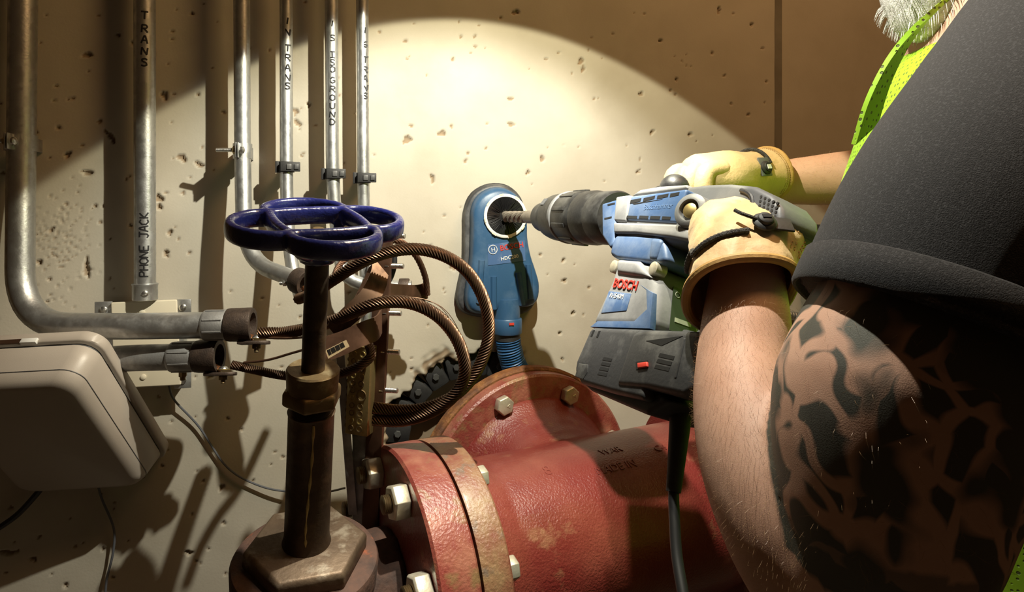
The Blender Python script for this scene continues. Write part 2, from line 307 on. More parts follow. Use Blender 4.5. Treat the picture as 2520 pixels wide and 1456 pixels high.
# ================================================================== STRUCTURE
HOLE = P(1172, 1092, 0); HR = .168
def build_wall():
    fx = np.arange(-.64, .96, .0026); fz = np.arange(HC - .74, HC + .47, .0026)
    xs = np.concatenate([[-2.2, -1.4, -.9], fx, [1.0, 1.1, 1.3, 1.7, 2.2, 3.0]]); zs = np.concatenate([[0, .3, .5], fz, [1.9, 2.2, 2.8]])
    X, Z = np.meshgrid(xs, zs); Y = np.zeros_like(X)
    def pit(px, py, rx, ry, dep, rot=0, jag=.35):
        c = P(px, py, 0); a = math.radians(rot)
        m = (np.abs(X - c[0]) < .03) & (np.abs(Z - c[2]) < .03)
        if not m.any(): return
        dx, dz = X[m] - c[0], Z[m] - c[2]; u = (dx * math.cos(a) + dz * math.sin(a)) / rx; w = (-dx * math.sin(a) + dz * math.cos(a)) / ry
        an = np.arctan2(w, u); ph = rng.uniform(0, 6, 3)
        r = np.hypot(u, w) * (1 + jag * (np.sin(2 * an + ph[0]) * .5 + np.sin(3 * an + ph[1]) * .5 + np.sin(5 * an + ph[2]) * .3))
        Y[m] = np.maximum(Y[m], dep * np.clip((1.12 - r) / .22, 0, 1))
    big = [(1002, 343, 6, 7), (1087, 328, 8, 3.5, 20), (1257, 243, 5, 3, 30), (1258, 306, 6, 3.5, -30), (1430, 150, 7, 4, 60), (1436, 168, 3, 7), (1335, 390, 3.5, 6, 30), (1065, 440, 4, 6), (448, 388, 5, 7, 30), (490, 405, 6, 4, -20), (213, 662, 4, 13, 10), (272, 335, 4, 9, 30), (215, 135, 7, 3), (290, 85, 3, 2), (473, 33, 3, 2), (732, 302, 3, 8, 50), (728, 275, 4, 5), (1270, 30, 7, 4), (1116, 656, 6, 6), (1114, 146, 3, 3), (1375, 130, 2.5, 2), (1170, 115, 3, 2.5), (1168, 90, 2.5, 2.5), (760, 258, 3.5, 3.5), (1200, 305, 2, 2), (1605, 325, 5, 3, 40), (1578, 230, 4, 4), (1345, 145, 3, 2), (215, 425, 6, 4), (166, 380, 5, 4), (391, 488, 6, 5), (487, 232, 3, 2.5), (405, 235, 5, 6), (392, 510, 4, 4), (418, 572, 4, 4), (408, 622, 4, 4), (96, 645, 4, 3), (520, 925, 4, 3, 20), (465, 1360, 5, 3), (82, 1375, 5, 3), (20, 1360, 9, 3), (545, 1200, 4, 4), (1390, 690, 3, 3), (1300, 425, 4, 3), (1460, 560, 3, 3), (1388, 640, 3.5, 3), (1410, 770, 3, 3), (1378, 820, 3, 3), (1700, 330, 5, 3), (1850, 60, 4, 3), (1770, 25, 3, 6), (1625, 100, 3, 3), (1665, 195, 3, 3)]
    for b in big: pit(b[0], b[1], b[2] * .001, b[3] * .001, .0055, b[4] if len(b) > 4 else 0)
    for _ in range(420):
        px, py = rng.uniform(-40, 1900), rng.uniform(-20, 1470); r = abs(rng.normal(0, .0009)) + .0012
        if px < 560: 
            px = px * .9 if rng.random() < .6 else px
        pit(px, py, r, r * rng.uniform(.7, 1.3), .002 + r * .6, rng.uniform(0, 180), .25)
    for _ in range(160):                                   # honeycomb patch between the left conduits
        px, py = rng.normal(150, 45), rng.normal(600, 60); r = rng.uniform(.0010, .0018); pit(px, py, r, r, .002, 0, .2)
    # broken-out opening round the pipe
    dx, dz = X - HOLE[0], Z - HOLE[2]; an = np.arctan2(dz, dx); R = np.hypot(dx, dz)
    edge = HR * (1 + .035 * np.sin(5 * an + 1) + .03 * np.sin(9 * an + 2) + .022 * np.sin(17 * an + .5) + .016 * np.sin(31 * an) + .012 * np.sin(53 * an + 2))
    t = np.clip((edge - R) / .022, 0, 1); Y = np.maximum(Y, .09 * t ** .6)
    spall = np.clip((edge + .02 + .012 * np.sin(7 * an) - R) / .03, 0, 1); Y = np.maximum(Y, spall * .006 * (1 + .6 * np.sin(X * 260 + 3 * np.sin(Z * 90)) * np.sin(Z * 230)))
    Y += .0005 * np.sin(X * 37 + 2 * np.sin(Z * 23)) * np.sin(Z * 31)
    ny, nx = X.shape; vs = np.stack([X, Y, Z], -1).reshape(-1, 3)
    i = np.arange(ny * nx).reshape(ny, nx); fs = np.stack([i[:-1, :-1], i[:-1, 1:], i[1:, 1:], i[1:, :-1]], -1).reshape(-1, 4)
    me = bpy.data.meshes.new('wall_back'); me.vertices.add(len(vs)); me.vertices.foreach_set('co', vs.ravel()); me.loops.add(fs.size); me.loops.foreach_set('vertex_index', fs.ravel().astype(np.int32))
    me.polygons.add(len(fs)); me.polygons.foreach_set('loop_start', np.arange(0, fs.size, 4, dtype=np.int32)); me.update(calc_edges=True); me.validate()
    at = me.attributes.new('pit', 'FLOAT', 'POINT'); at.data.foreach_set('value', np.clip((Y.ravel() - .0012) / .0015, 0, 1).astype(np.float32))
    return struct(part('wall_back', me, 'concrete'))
wall = build_wall()
jx = P(1915, 500, 0)[0]
struct(part('trim_1', MB().box(V(jx, .001, 1.4), V(.0085, 0, 0), V(0, .0022, 0), V(0, 0, 1.4)), 'joint_filler', smooth=False))
struct(part('floor', MB().box(V(.4, -1.6, -.03), V(2.6, 0, 0), V(0, 1.7, 0), V(0, 0, .03)), 'floor_concrete', smooth=False))
# dark steel channel and flexible conduit glimpsed behind the worker's arm
cpt = P(2000, 640, .02)
ch = MB()
for sx in (-1, 1): ch.box(cpt + V(sx * .0125, 0, 0), V(.0016, 0, 0), V(0, .02, 0), V(0, 0, .075))
ch.box(cpt + V(0, .018, 0), V(.0125, 0, 0), V(0, .002, 0), V(0, 0, .075)); ch.box(cpt + V(0, -.018, 0), V(.011, 0, 0), V(0, .002, 0), V(0, 0, .075))
tag(part('strut_channel', ch, 'steel_dark', loc=cpt), 'short dark steel channel fixed upright on the wall behind the near glove', 'channel')
fp = smooth_path([P(1880, 765, .012), P(1940, 775, .012), P(2010, 785, .014), P(2080, 800, .012), P(2140, 830, .012)], 80)
fp = resample(fp, .0016); tag(part('flexible_conduit', MB().tube(fp, [.0085 + .0008 * (i % 4 > 1) for i in range(len(fp))], 14), 'galv', loc=fp[0]), 'ribbed metal flexible conduit on the wall between forearm and sleeve', 'conduit')

# ================================================================== LETTERING IN MARKER (stroke font, wrapped on the pipes)
GL = {'T': [[(0, 1), (.7, 1.02)], [(.36, 1), (.33, 0)]], 'R': [[(.05, 0), (.1, 1), (.5, .98), (.62, .75), (.45, .52), (.1, .5)], [(.3, .5), (.65, 0)]],
      'A': [[(0, 0), (.3, 1), (.42, 1), (.62, 0)], [(.1, .4), (.55, .42)]], 'N': [[(0, 0), (.08, 1), (.55, .05), (.65, 1)]], 'S': [[(.6, .88), (.4, 1), (.1, .9), (.1, .66), (.5, .42), (.55, .15), (.3, 0), (0, .1)]],
      'P': [[(.05, 0), (.1, 1), (.5, .98), (.62, .75), (.45, .5), (.1, .48)]], 'H': [[(.05, 0), (.08, 1)], [(.6, 0), (.58, 1)], [(.06, .5), (.6, .52)]], 'O': [[(.3, 0), (.05, .3), (.08, .8), (.32, 1), (.6, .8), (.6, .25), (.3, 0)]],
      'E': [[(.6, 0), (.06, .02), (.08, 1), (.62, 1)], [(.08, .52), (.5, .53)]], 'J': [[(.1, 1), (.7, 1)], [(.45, 1), (.43, .15), (.25, 0), (.05, .15)]], 'C': [[(.6, .85), (.35, 1), (.08, .7), (.08, .25), (.35, 0), (.62, .12)]],
      'K': [[(.08, 0), (.1, 1)], [(.6, 1), (.1, .45), (.65, 0)]], 'I': [[(.38, 1), (.28, 0)]], 'i': [[(.3, 1), (.32, 0)], [(.05, 1), (.6, 1)], [(.05, 0), (.6, 0)]], 'G': [[(.6, .88), (.35, 1), (.06, .65), (.1, .2), (.35, 0), (.6, .2), (.6, .48), (.35, .46)]],
      'U': [[(.05, 1), (.08, .2), (.32, 0), (.56, .2), (.6, 1)]], 'D': [[(.05, 0), (.08, 1), (.4, .95), (.62, .55), (.45, .08), (.05, 0)]], '6': [[(.55, 1), (.2, .8), (.06, .35), (.3, 0), (.58, .2), (.5, .48), (.1, .4)]], 'V': [[(0, 1), (.3, 0), (.62, 1)]]}
def wrap_letters(mb, items, cx, cy, r, facing, w):     # items: (char, z_centre, height, width, rot90)
    """strokes laid on the surface of a vertical pipe with centre (cx,cy); facing = azimuth of the letter centre"""
    for chh, zc, hh, ww, rot in items:
        for st in GL[chh]:
            q = resample(np.array([(a, b, 0) for a, b in st]), .06)[:, :2]
            u = (q[:, 0] - .33) * ww / .66; v = (q[:, 1] - .5) * hh
            if rot: u, v = -(q[:, 1] - .5) * hh, (q[:, 0] - .33) * ww / .66
            T = np.gradient(np.stack([u, v], 1), axis=0); T /= np.linalg.norm(T, axis=1)[:, None] + 1e-9; Nn = np.stack([-T[:, 1], T[:, 0]], 1)
            pts = []
            for sgn, rr in ((-1, r + .00025), (1, r + .00025), (1, r - .0004), (-1, r - .0004)):
                uu = u + sgn * w * Nn[:, 0]; vv = v + sgn * w * Nn[:, 1]; a = facing + uu / r
                pts.append(np.stack([cx + rr * np.cos(a), cy + rr * np.sin(a), zc + vv], 1))
            m = len(u); mb.loft([[pts[k][i] for k in range(4)] for i in range(m)])
    return mb
# ================================================================== CONDUITS
def az_to_cam(p): return math.atan2(CAM[1] - p[1], CAM[0] - p[0])
def conduit(label, pts, rads, r, step=.012, m='galv'):
    if pts[0][2] > HC + .4: pts = [V(pts[0][0], pts[0][1], 2.75)] + list(pts); rads = [.03] + list(rads)
    path = fillet(pts, rads); path = resample(path, step)
    o = thing('metal_conduit', label, 'conduit', path[np.argmin(path[:, 2])], 'steel conduits on the concrete wall')
    part('tube', MB().tube(path, r, 24), m, o, angle=50); return o, path
def stacked(chars, px, ys, r, d, h, wd, o, face=0, w=.0009):
    c = P(px, 200, d); it = []
    for chh, y in zip(chars, ys): it.append((chh, P(px, y, d)[2], h, wd, False))
    part('marker_lettering', wrap_letters(MB(), it, c[0], c[1], r, az_to_cam(c) + face, w), 'marker', o, label='hand-written black marker letters')
def connector(o, c, ax, r, L, m='galv_dull'):              # set-screw coupling with ribs
    mb = MB().lathe([(0, r * 1.05), (.002, r * 1.16), (L * .12, r * 1.2), (L * .85, r * 1.2), (L, r * 1.12)], c, ax, 28)
    e1 = unit(np.cross(ax, UP)); e2 = np.cross(ax, e1)
    for k in range(8):
        a = k * math.pi / 4 + .3; dr = math.cos(a) * e1 + math.sin(a) * e2; tg = np.cross(ax, dr)
        mb.box(np.asarray(c) + ax * L * .5 + dr * r * 1.21, ax * L * .36, tg * r * .05, dr * r * .05)
    return part('set_screw_connector', mb, m, o)
def bushing(o, c, ax, r, L, lugdir):
    """threaded grounding bushing with a lug, dome screw, washer and nut"""
    ax = unit(ax); c = np.asarray(c)
    b = part('grounding_bushing', MB().lathe([(0, r * .8), (0, r * 1.0), (.004, r * 1.03), (L * .9, r * 1.06), (L, r * 1.02), (L, r * .74), (L * .4, r * .72), (L * .4, r * .3)], c, ax, 32), 'bushing', o)
    e1 = unit(np.cross(ax, UP)); lugdir = unit(lugdir)
    base = c + ax * L * .8 + lugdir * r * 1.02; tip = base + ax * .034; sd = unit(np.cross(ax, lugdir))
    pl = []
    for t, w in ((-.012, .011), (.018, .011), (.026, .009), (.032, .004)): pl.append(base + ax * t + sd * w)
    for t, w in ((.032, .004), (.026, .009), (.018, .011), (-.012, .011)): pl.append(base + ax * t - sd * w)
    part('lug', MB().prism(pl, lugdir * .005), 'bushing', b, bevel=.0012)
    sc = base + ax * .013 - lugdir * .003
    part('washer', MB().lathe([(0, .0095), (.0012, .0095)], sc, -lugdir, 24), 'brass', b, bevel=0)
    part('dome_screw', MB().lathe([(.0012, .0072), (.0025, .0070), (.0045, .0055), (.0058, .003), (.0062, .0006)], sc, -lugdir, 20), 'zinc', b)
    nb = base + ax * .013 + lugdir * .005
    part('nut', thread(hexnut(MB(), nb, lugdir, .0065, .006), nb + lugdir * .006, lugdir, .0034, .006), 'brass_old', b)
    part('cut_strands', MB().tube([c + ax * L * .55 - lugdir * r * .1 + lugdir * r * .55, sc - lugdir * .001 + ax * -.004], .0042, 10, lobes=8, lobe=.25, twist=60), 'copper_bright', b)
    return b
G = 'steel conduits on the concrete wall'
# 1: far left, sweeps round under the beige box and runs right
c1, p1 = conduit('thick steel conduit at the far left that elbows right into a brown bushing', [P(58, -110, .05), P(52, 420, .055), P(48, 800, .08), P(300, 803, .145), P(560, 799, .17)], [.05, .085, .05], .0190)
stacked('TRANS', 47, [-6, 27, 57, 82, 107], .0186, .05, .011, .0085, c1, -.1, .0011)
ax1 = unit(p1[-1] - p1[-4]); e1c = p1[-1]
connector(c1, e1c - ax1 * .034, ax1, .0186, .036); bushing(c1, e1c, ax1, .0235, .036, V(0, -.25, -1))
# 2: phone jack
c2, p2 = conduit('straight steel conduit marked PHONE JACK dropping into the cream-covered box', [P(356, -110, .045), P(357, 728, .045)], [], .0158)
stacked('T', 357, [-6], .0158, .045, .0115, .0095, c2, -.05, .0012); stacked('TRANS', 357, [44, 76, 103, 131, 158], .0158, .045, .0115, .0095, c2, -.05, .0012)
cc = P(357, 600, .045); ys = np.linspace(672, 530, 10)
for word, i0 in (('PHONE', 0), ('JACK', 6)):
    it = [(chh, P(357, ys[i0 + i], .045)[2], .0125, .0095, True) for i, chh in enumerate(word)]
    part('marker_lettering', wrap_letters(MB(), it, cc[0], cc[1], .0158, az_to_cam(cc) - .1, .0011), 'marker', c2, label=word + ' written sideways in black marker')
cb = P(357, 738, .045); part('set_screw_connector', MB().lathe([(0, .0172), (.001, .0185), (.023, .0185), (.024, .0192), (.026, .0192), (.027, .017)], cb, UP, 28), 'galv', c2)
sdir = unit(V(CAM[0] - cb[0], CAM[1] - cb[1], 0)); part('screw', MB().lathe([(0, .0046), (.002, .0046), (.003, .003)], cb + UP * .012 + sdir * .018, sdir, 16), 'zinc', c2)
# 3: elbows out towards the room
c3, p3 = conduit('medium steel conduit with a bolted strap that bends right behind the blue handwheel', [P(594, -110, .06), P(597, 380, .062), P(602, 640, .085), P(735, 690, .17)], [.05, .075], .0127)
ax3 = unit(p3[-1] - p3[-3]); bushing(c3, p3[-1] - ax3 * .004, ax3, .019, .022, V(.2, -.2, -1))
part('side_screw', thread(hexnut(MB(), p3[-1] - RT * .018 - UP * .004, -RT, .005, .005), p3[-1] - RT * .023 - UP * .004, -RT, .003, .006), 'zinc', c3)
# 4..6 thin ones
c4, p4 = conduit('thin steel conduit just right of the strapped medium one, lettering ending in TRANS', [P(704, -110, .055), P(705, 500, .055), P(716, 655, .085), P(742, 735, .13)], [.06, .05], .0104)
stacked('INTRANS', 707, [55, 83, 122, 145, 170, 194, 214], .0104, .055, .0105, .0095, c4, .05, .0011)
c5, p5 = conduit('middle thin steel conduit with the longest marker lettering, turning right under the handwheel', [P(815, -110, .055), P(818, 430, .055), P(832, 610, .06), P(850, 700, .075), P(1012, 706, .10)], [.05, .05, .06], .0108)
stacked('ISiSOGROUND', 818, [62, 97, 138, 157, 174, 200, 222, 243, 263, 284, 302], .0108, .055, .0098, .0095, c5, .0, .0011)
ax5 = unit(p5[-1] - p5[-3]); bushing(c5, p5[-1] - ax5 * .02, ax5, .0135, .016, V(0, -.3, -1))
c6, p6 = conduit('rightmost thin steel conduit, marked 16 TRANS, above the cable loops', [P(891, -110, .055), P(894, 440, .055), P(905, 880, .06)], [.05], .0102)
stacked('I6TRANS', 899, [78, 112, 150, 174, 196, 218, 238], .0102, .055, .0098, .0095, c6, .0, .0011)
# lower horizontal conduit coming from behind the beige box
c7, p7 = conduit('short spattered steel conduit coming from behind the tilted beige box', [P(130, 900, .004), P(200, 890, .06), P(300, 881, .125), P(470, 877, .15)], [.04, .04], .0192, m='galv_dull')
ax7 = unit(p7[-1] - p7[-3]); connector(c7, p7[-1] - ax7 * .030, ax7, .0185, .040)
part('clamp_screw', thread(hexnut(MB(), p7[-1] - ax7 * .012 - UP * .022, -UP, .0058, .007), p7[-1] - ax7 * .012 - UP * .029, -UP, .0042, .006), 'brass_old', c7)
bushing(c7, p7[-1] + ax7 * .008, ax7, .0230, .034, V(0, -.25, -1))
# bolted steel straps
def bolt_strap(label, px, py, d, r, left=True):
    c = P(px, py, d); t = thing('conduit_strap', label, 'strap', c, 'bolted steel conduit straps')
    sg = -1
    ring = MB().lathe([(-.012, r * 1.01), (-.012, r * 1.16), (.012, r * 1.16), (.012, r * 1.01)], c, UP, 28, cap=False); part('band', ring, 'galv', t)
    for dy in (0, .0035):
        part('ear', MB().box(c + V(sg * .002 - .001, -r * 1.2 - .007, 0) + RT * (-.001 - dy), RT * .001, V(0, .009, 0), UP * .012), 'galv', t, bevel=.0008)
    b0 = c + V(0, -r * 1.2 - .008, 0); b = hexnut(MB(), b0 - RT * .006, -RT, .0066, .006, .4); part('hex_nut', b, 'brass', t)
    part('bolt', thread(MB(), b0 - RT * .010, -RT, .0034, .03), 'zinc', t)
    part('bolt_head', MB().lathe([(0, .0062), (.003, .0055), (.0045, .003)], b0 + RT * .001, RT, 16), 'zinc', t)
    part('standoff', MB().box((c + V(c[0] * 0, 0, 0)) * V(1, 0, 1) + V(0, -(d - r * 1.1) / 2, 0), V(.01, 0, 0), V(0, (d - r * 1.1) / 2, 0), V(0, 0, .01)), 'galv_dull', t)
bolt_strap('bolted steel strap round the thick conduit at the far left edge', 52, 352, .052, .0186)
bolt_strap('bolted steel strap with a long bolt pointing left, on the medium conduit', 597, 372, .062, .0127)
def clip(label, px, py, d, r):
    c = P(px, py, d); t = thing('conduit_clip', label, 'clip', c, 'black plastic conduit clips')
    f = unit(V(CAM[0] - c[0], CAM[1] - c[1], 0)); s = np.cross(UP, f)
    part('band', MB().lathe([(-.0085, r * 1.0), (-.0085, r * 1.22), (.0085, r * 1.22), (.0085, r * 1.0)], c, UP, 24, cap=False), 'black_rubber', t)
    part('latch_plate', MB().box(c + f * r * 1.25 + s * .006, s * .0155, f * .0028, UP * .0078), 'black_rubber', t, bevel=.001)
    part('latch_hook', MB().box(c + f * (r * 1.25 + .003) + s * .004, s * .004, f * .0018, UP * .0045), 'dusty_black', t, bevel=.0008)
    part('latch_hook', MB().box(c + f * (r * 1.25 + .003) + s * .0155, s * .0035, f * .0018, UP * .0045), 'dusty_black', t, bevel=.0008)
    part('side_tab', MB().box(c - s * (r * 1.35), s * .0035, f * .005, UP * .0095), 'black_rubber', t, bevel=.001)
    yy = -c[1] - r * 1.1; part('foot', MB().box(V(c[0], -yy / 2, c[2]), V(.006, 0, 0), V(0, yy / 2, 0), V(0, 0, .008)), 'black_rubber', t)
clip('black plastic clip on the left thin conduit beside the strapped one', 705, 411, .055, .0104)
clip('black plastic clip on the middle of the three thin conduits', 818, 428, .055, .0108)
clip('lowest black plastic clip, on the rightmost thin conduit', 894, 438, .055, .0102)
# ------------------------------------------------------------------ phone box
bc = P(352, 845, .0); jb = thing('junction_box', 'steel wall box with a crooked cream cover plate under the PHONE JACK conduit', 'junction box', bc)
bx0, bx1 = P(243, 845, .03)[0], P(462, 845, .03)[0]; z0, z1 = P(350, 958, .03)[2], P(350, 745, .03)[2]
part('box_body', MB().box(V((bx0 + bx1) / 2, -.0175, (z0 + z1) / 2), V((bx1 - bx0) / 2 - .006, 0, 0), V(0, .0175, 0), V(0, 0, (z1 - z0) / 2 - .004)), 'galv', jb, bevel=.002)
for px, py in ((255, 762), (450, 756), (255, 935), (450, 935)):
    q = P(px, py, .036); e = part('ear', MB().box(q, V(.0125, 0, 0), V(0, .0015, 0), V(0, 0, .013)), 'galv', jb, bevel=.0008)
    part('ear_screw', MB().lathe([(0, .006), (.0025, .0055), (.004, .003)], q + V(0, -.001, 0), V(0, -1, 0), 16), 'zinc', e)
pl = [P(x, y, .038) for x, y in ((275, 743), (437, 736), (447, 945), (283, 954))]
part('cover_plate', MB().prism(pl, V(0, -.006, 0)), 'cream', jb, bevel=.002, seg=3)
for px, py in ((350, 768), (353, 927)): part('screw', MB().lathe([(0, .0044), (.0018, .0042), (.0028, .002)], P(px, py, .0438), V(0, -1, 0), 16), 'cream', jb)
# loose wires on the wall
def wire(label, pts, r, m='cable_grey', cat='wire', name='wire'):
    p = smooth_path(pts, 60); return tag(part(name, MB().tube(p, r, 8), m, loc=p[0]), label, cat)
wire('thin grey telephone wire sagging from the cream box to the valve', [P(415, 948, .012), P(430, 985, .012), P(490, 1050, .008), P(560, 1150, .008), P(640, 1195, .01), P(720, 1210, .015), P(800, 1210, .015), P(850, 1200, .02)], .0018)
wire('thin grey wire hanging below the beige box', [P(240, 1190, .02), P(252, 1230, .014), P(280, 1300, .012), P(278, 1360, .012), P(262, 1430, .012), P(258, 1500, .012)], .0019)
wire('thick black cable leaving the beige box to the lower left', [P(110, 1190, .03), P(84, 1222, .03), P(40, 1268, .02), P(-20, 1310, .02)], .0044, 'cord_black', 'cable', 'power_cable')
# ================================================================== BEIGE TILTED BOX
def rrect(w, h, r, n=6):
    out = []
    for cx, cz, a0 in ((w - r, h - r, 0), (-w + r, h - r, 90), (-w + r, -h + r, 180), (w - r, -h + r, 270)):
        for k in range(n + 1): a = math.radians(a0 + 90 * k / n); out.append((cx + r * math.cos(a), cz + r * math.sin(a)))
    return out
def beige_box():
    K = 1.075; c = CAM + (V(-.3583, -.1576, -.2710) + V(0, DW, 0)) * K
    ex, ey, ez = .66744, -.05025, -.23972
    R = np.array(Matrix.Rotation(ez, 3, 'Z') @ Matrix.Rotation(ey, 3, 'Y') @ Matrix.Rotation(ex, 3, 'X'))
    w, h, dp, m = .0911 * K, .1249 * K, .0552 * K, .0119 * K
    L = lambda a, b, y: c + R @ V(a, y, b)
    o = thing('plastic_enclosure', 'beige plastic enclosure tilted downward at the lower left edge', 'enclosure', L(0, -h - m, 0))
    def ring(ww, hh, r, y): return [L(a, b, y) for a, b in rrect(ww, hh, r)]
    part('back_rim', MB().loft([ring(w + m - .002, h + m - .002, .026, .014), ring(w + m, h + m, .027, .012), ring(w + m, h + m, .027, -.002), ring(w + m - .002, h + m - .002, .026, -.004)]), 'beige', o, angle=50)
    part('gasket_groove', MB().loft([ring(w + m * .45, h + m * .45, .024, -.004), ring(w + m * .45, h + m * .45, .024, -.008)]), 'dusty_black', o)
    rr = []
    for y, q, r in ((-.008, .6, .027), (-.0085, .62, .027), (-dp * .45, .35, .026), (-dp * .75, .12, .026), (-dp * .93, -.25, .025), (-dp * 1.02, -.7, .024), (-dp * 1.06, -1.3, .022)): rr.append(ring(w + m * q, h + m * q, r, y))
    part('cover', MB().loft(rr), 'beige', o, angle=60)
    part('seam', MB().loft([ring(w + m * .14, h + m * .14, .0262, -dp * .748), ring(w + m * .14, h + m * .14, .0262, -dp * .765)], False, False), 'dusty_black', o)
    for a in (-.062, .018):
        part('clip_tab', MB().box(L(a, h + m, -.002), R @ V(.011, 0, 0), R @ V(0, .004, 0), R @ V(0, 0, .003)), 'white_print', o, bevel=.001)
    part('clip_recess', MB().box(L(-.022, h + m + .0006, -.001), R @ V(.028, 0, 0), R @ V(0, .003, 0), R @ V(0, 0, .001)), 'copper_dark', o)
    b = L(-.035, -.045, .012); wl = V(b[0] - .01, 0, b[2] - .01)
    part('wall_bracket', MB().tube([b, b + R @ V(0, .03, 0), wl + V(0, -.06, 0), wl], .012, 12), 'steel_dark', o)
    part('wall_plate', MB().box(wl + V(0, -.004, 0), V(.035, 0, 0), V(0, .004, 0), V(0, 0, .045)), 'steel_dark', o, bevel=.001)
beige_box()
# ================================================================== RED PIPEWORK
S0 = V(.12925, -.32969, HC - .48244); YW = -.23715; AX = V(math.cos(YW), -math.sin(YW), 0); BR = V(-AX[1], AX[0], 0)
def run(t, b=0, z=0): return S0 + AX * t + BR * b + UP * z
def ringpath(c, e1, e2, r, n=64): th = np.linspace(0, 2 * np.pi, n, endpoint=False); return c + r * (np.cos(th)[:, None] * e1 + np.sin(th)[:, None] * e2)
def flange_bolt(o, c, ax, r=.0165, head=True, tri=False, stick=.012):
    """hex head on a flange face, axis ax pointing out of the face"""
    b = part('hex_bolt' if head else 'hex_nut', hexnut(MB(), c, ax, r, r * .95, .3), 'bolt' if head else 'bolt', o, bevel=.0008)
    if not head: part('thread_end', thread(MB(), np.asarray(c) + unit(ax) * r * .95, ax, r * .52, stick, .0025, 16), 'brass_old', b)
    if tri:
        e1 = unit(np.cross(ax, UP)); e2 = np.cross(e1, ax); cc = np.asarray(c) + unit(ax) * (r * .96) + e1 * r * -.3
        th = np.array([0, 2.09, 4.19]); q = cc + .0035 * (np.cos(th)[:, None] * e1 + np.sin(th)[:, None] * e2)
        part('grade_mark', MB().tube(resample(np.vstack([q, q[:1]]), .001), .0005, 6), 'bolt', b)
    return b
LB, MBR = .262, .165                                   # branch position along run, branch flange front plane
tee = thing('pipe_tee', 'red painted cast iron pipe tee flanged to the wall, below the drill', 'pipe fitting', run(LB, 0, -.19))
tb = MB()
tb.lathe([(.02, .130), (.09, .134), (.3, .133), (.5, .133)], S0, AX, 48)
tb.lathe([(0, .120), (.05, .122), (.09, .126), (.12, .134), (.145, .146), (.16, .158), (MBR + .005, .164)], run(LB), BR, 48)
tb.lathe([(.02, .152), (.045, .142), (.075, .136)], S0, AX, 48)
part('body', remesh(tb, .0045, 8, 'tee_body'), 'red_paint', tee)
part('run_flange', MB().lathe([(.003, .168), (.003, .1705), (.006, .1715), (.038, .1715), (.041, .169), (.041, .12)], S0, AX, 96), 'red_worn', tee)
part('run_flange', MB().lathe([(.49, .12), (.49, .169), (.493, .1715), (.525, .1715), (.528, .169), (.528, .1)], S0, AX, 96), 'red_paint', tee)
bf = part('branch_flange', MB().lathe([(MBR, .14), (MBR, .197), (MBR + .003, .201), (MBR + .022, .202), (MBR + .024, .199), (MBR + .024, .1)], run(LB), BR, 96), 'red_flange', tee)
part('rust_ring', MB().lathe([(MBR + .024, .13), (MBR + .024, .204), (MBR + .027, .208), (MBR + .044, .2085), (MBR + .047, .205), (MBR + .047, .13)], run(LB), BR, 96), 'rust', tee, label='rusty orange-brown mating flange')
for k in range(8):
    a = math.radians(22.5 + 45 * k); dr = math.cos(a) * AX + math.sin(a) * UP
    flange_bolt(bf, run(LB, MBR) + dr * .172 - BR * .001, -BR, .0165, True, True)
for k in range(8):                                      # bolt heads on the tee side of the run joint
    a = math.radians(22.5 + 45 * k); dr = math.cos(a) * -BR + math.sin(a) * UP
    flange_bolt(tee, run(.041) + dr * .150, AX, .0150)
# raised casting marks on the barrel
def emboss(txt, t0, ang, h, tilt=0):
    mb = MB(); r0 = .1328
    tm = text_mb(txt, V(0, 0, 0), V(1, 0, 0), V(0, 1, 0), h, .0025)
    v = np.concatenate(tm.v); ct, st = math.cos(tilt), math.sin(tilt); u, w = v[:, 0] * ct - v[:, 1] * st, v[:, 0] * st + v[:, 1] * ct
    a = ang - w / r0                                    # angle from camera side (-BR) upward
    aa = math.pi / 2 - a
    p = S0 + (t0 + u)[:, None] * AX + (r0 + v[:, 2])[:, None] * (np.cos(aa)[:, None] * -BR + np.sin(aa)[:, None] * UP)
    mb.add(p, tm.f); return mb
lm_ = MB()
for txt, t0, a, h in (('WAR', .255, .30, .012), ('MADE IN', .225, .55, .013), ('8', .15, .42, .018), ('C4', .345, .42, .013)):
    part('raised_letters', emboss(txt, t0, a, h), 'red_paint', tee)
# pipe continuing right
pp = thing('steel_pipe', 'dark red pipe run going right behind the worker arm', 'pipe', run(.56, 0, -.14))
part('flange', MB().lathe([(.531, .1), (.531, .169), (.534, .1715), (.565, .1715), (.568, .169), (.568, .12)], S0, AX, 96), 'red_paint', pp)
part('barrel', MB().tube(fillet([run(.566), run(.80), V(run(.80)[0], run(.80)[1], .0)], [.15]), .115, 48), 'red_paint', pp)
for k in range(8):
    a = math.radians(22.5 + 45 * k); dr = math.cos(a) * -BR + math.sin(a) * UP
    flange_bolt(pp, run(.568) + dr * .150, AX, .0150)
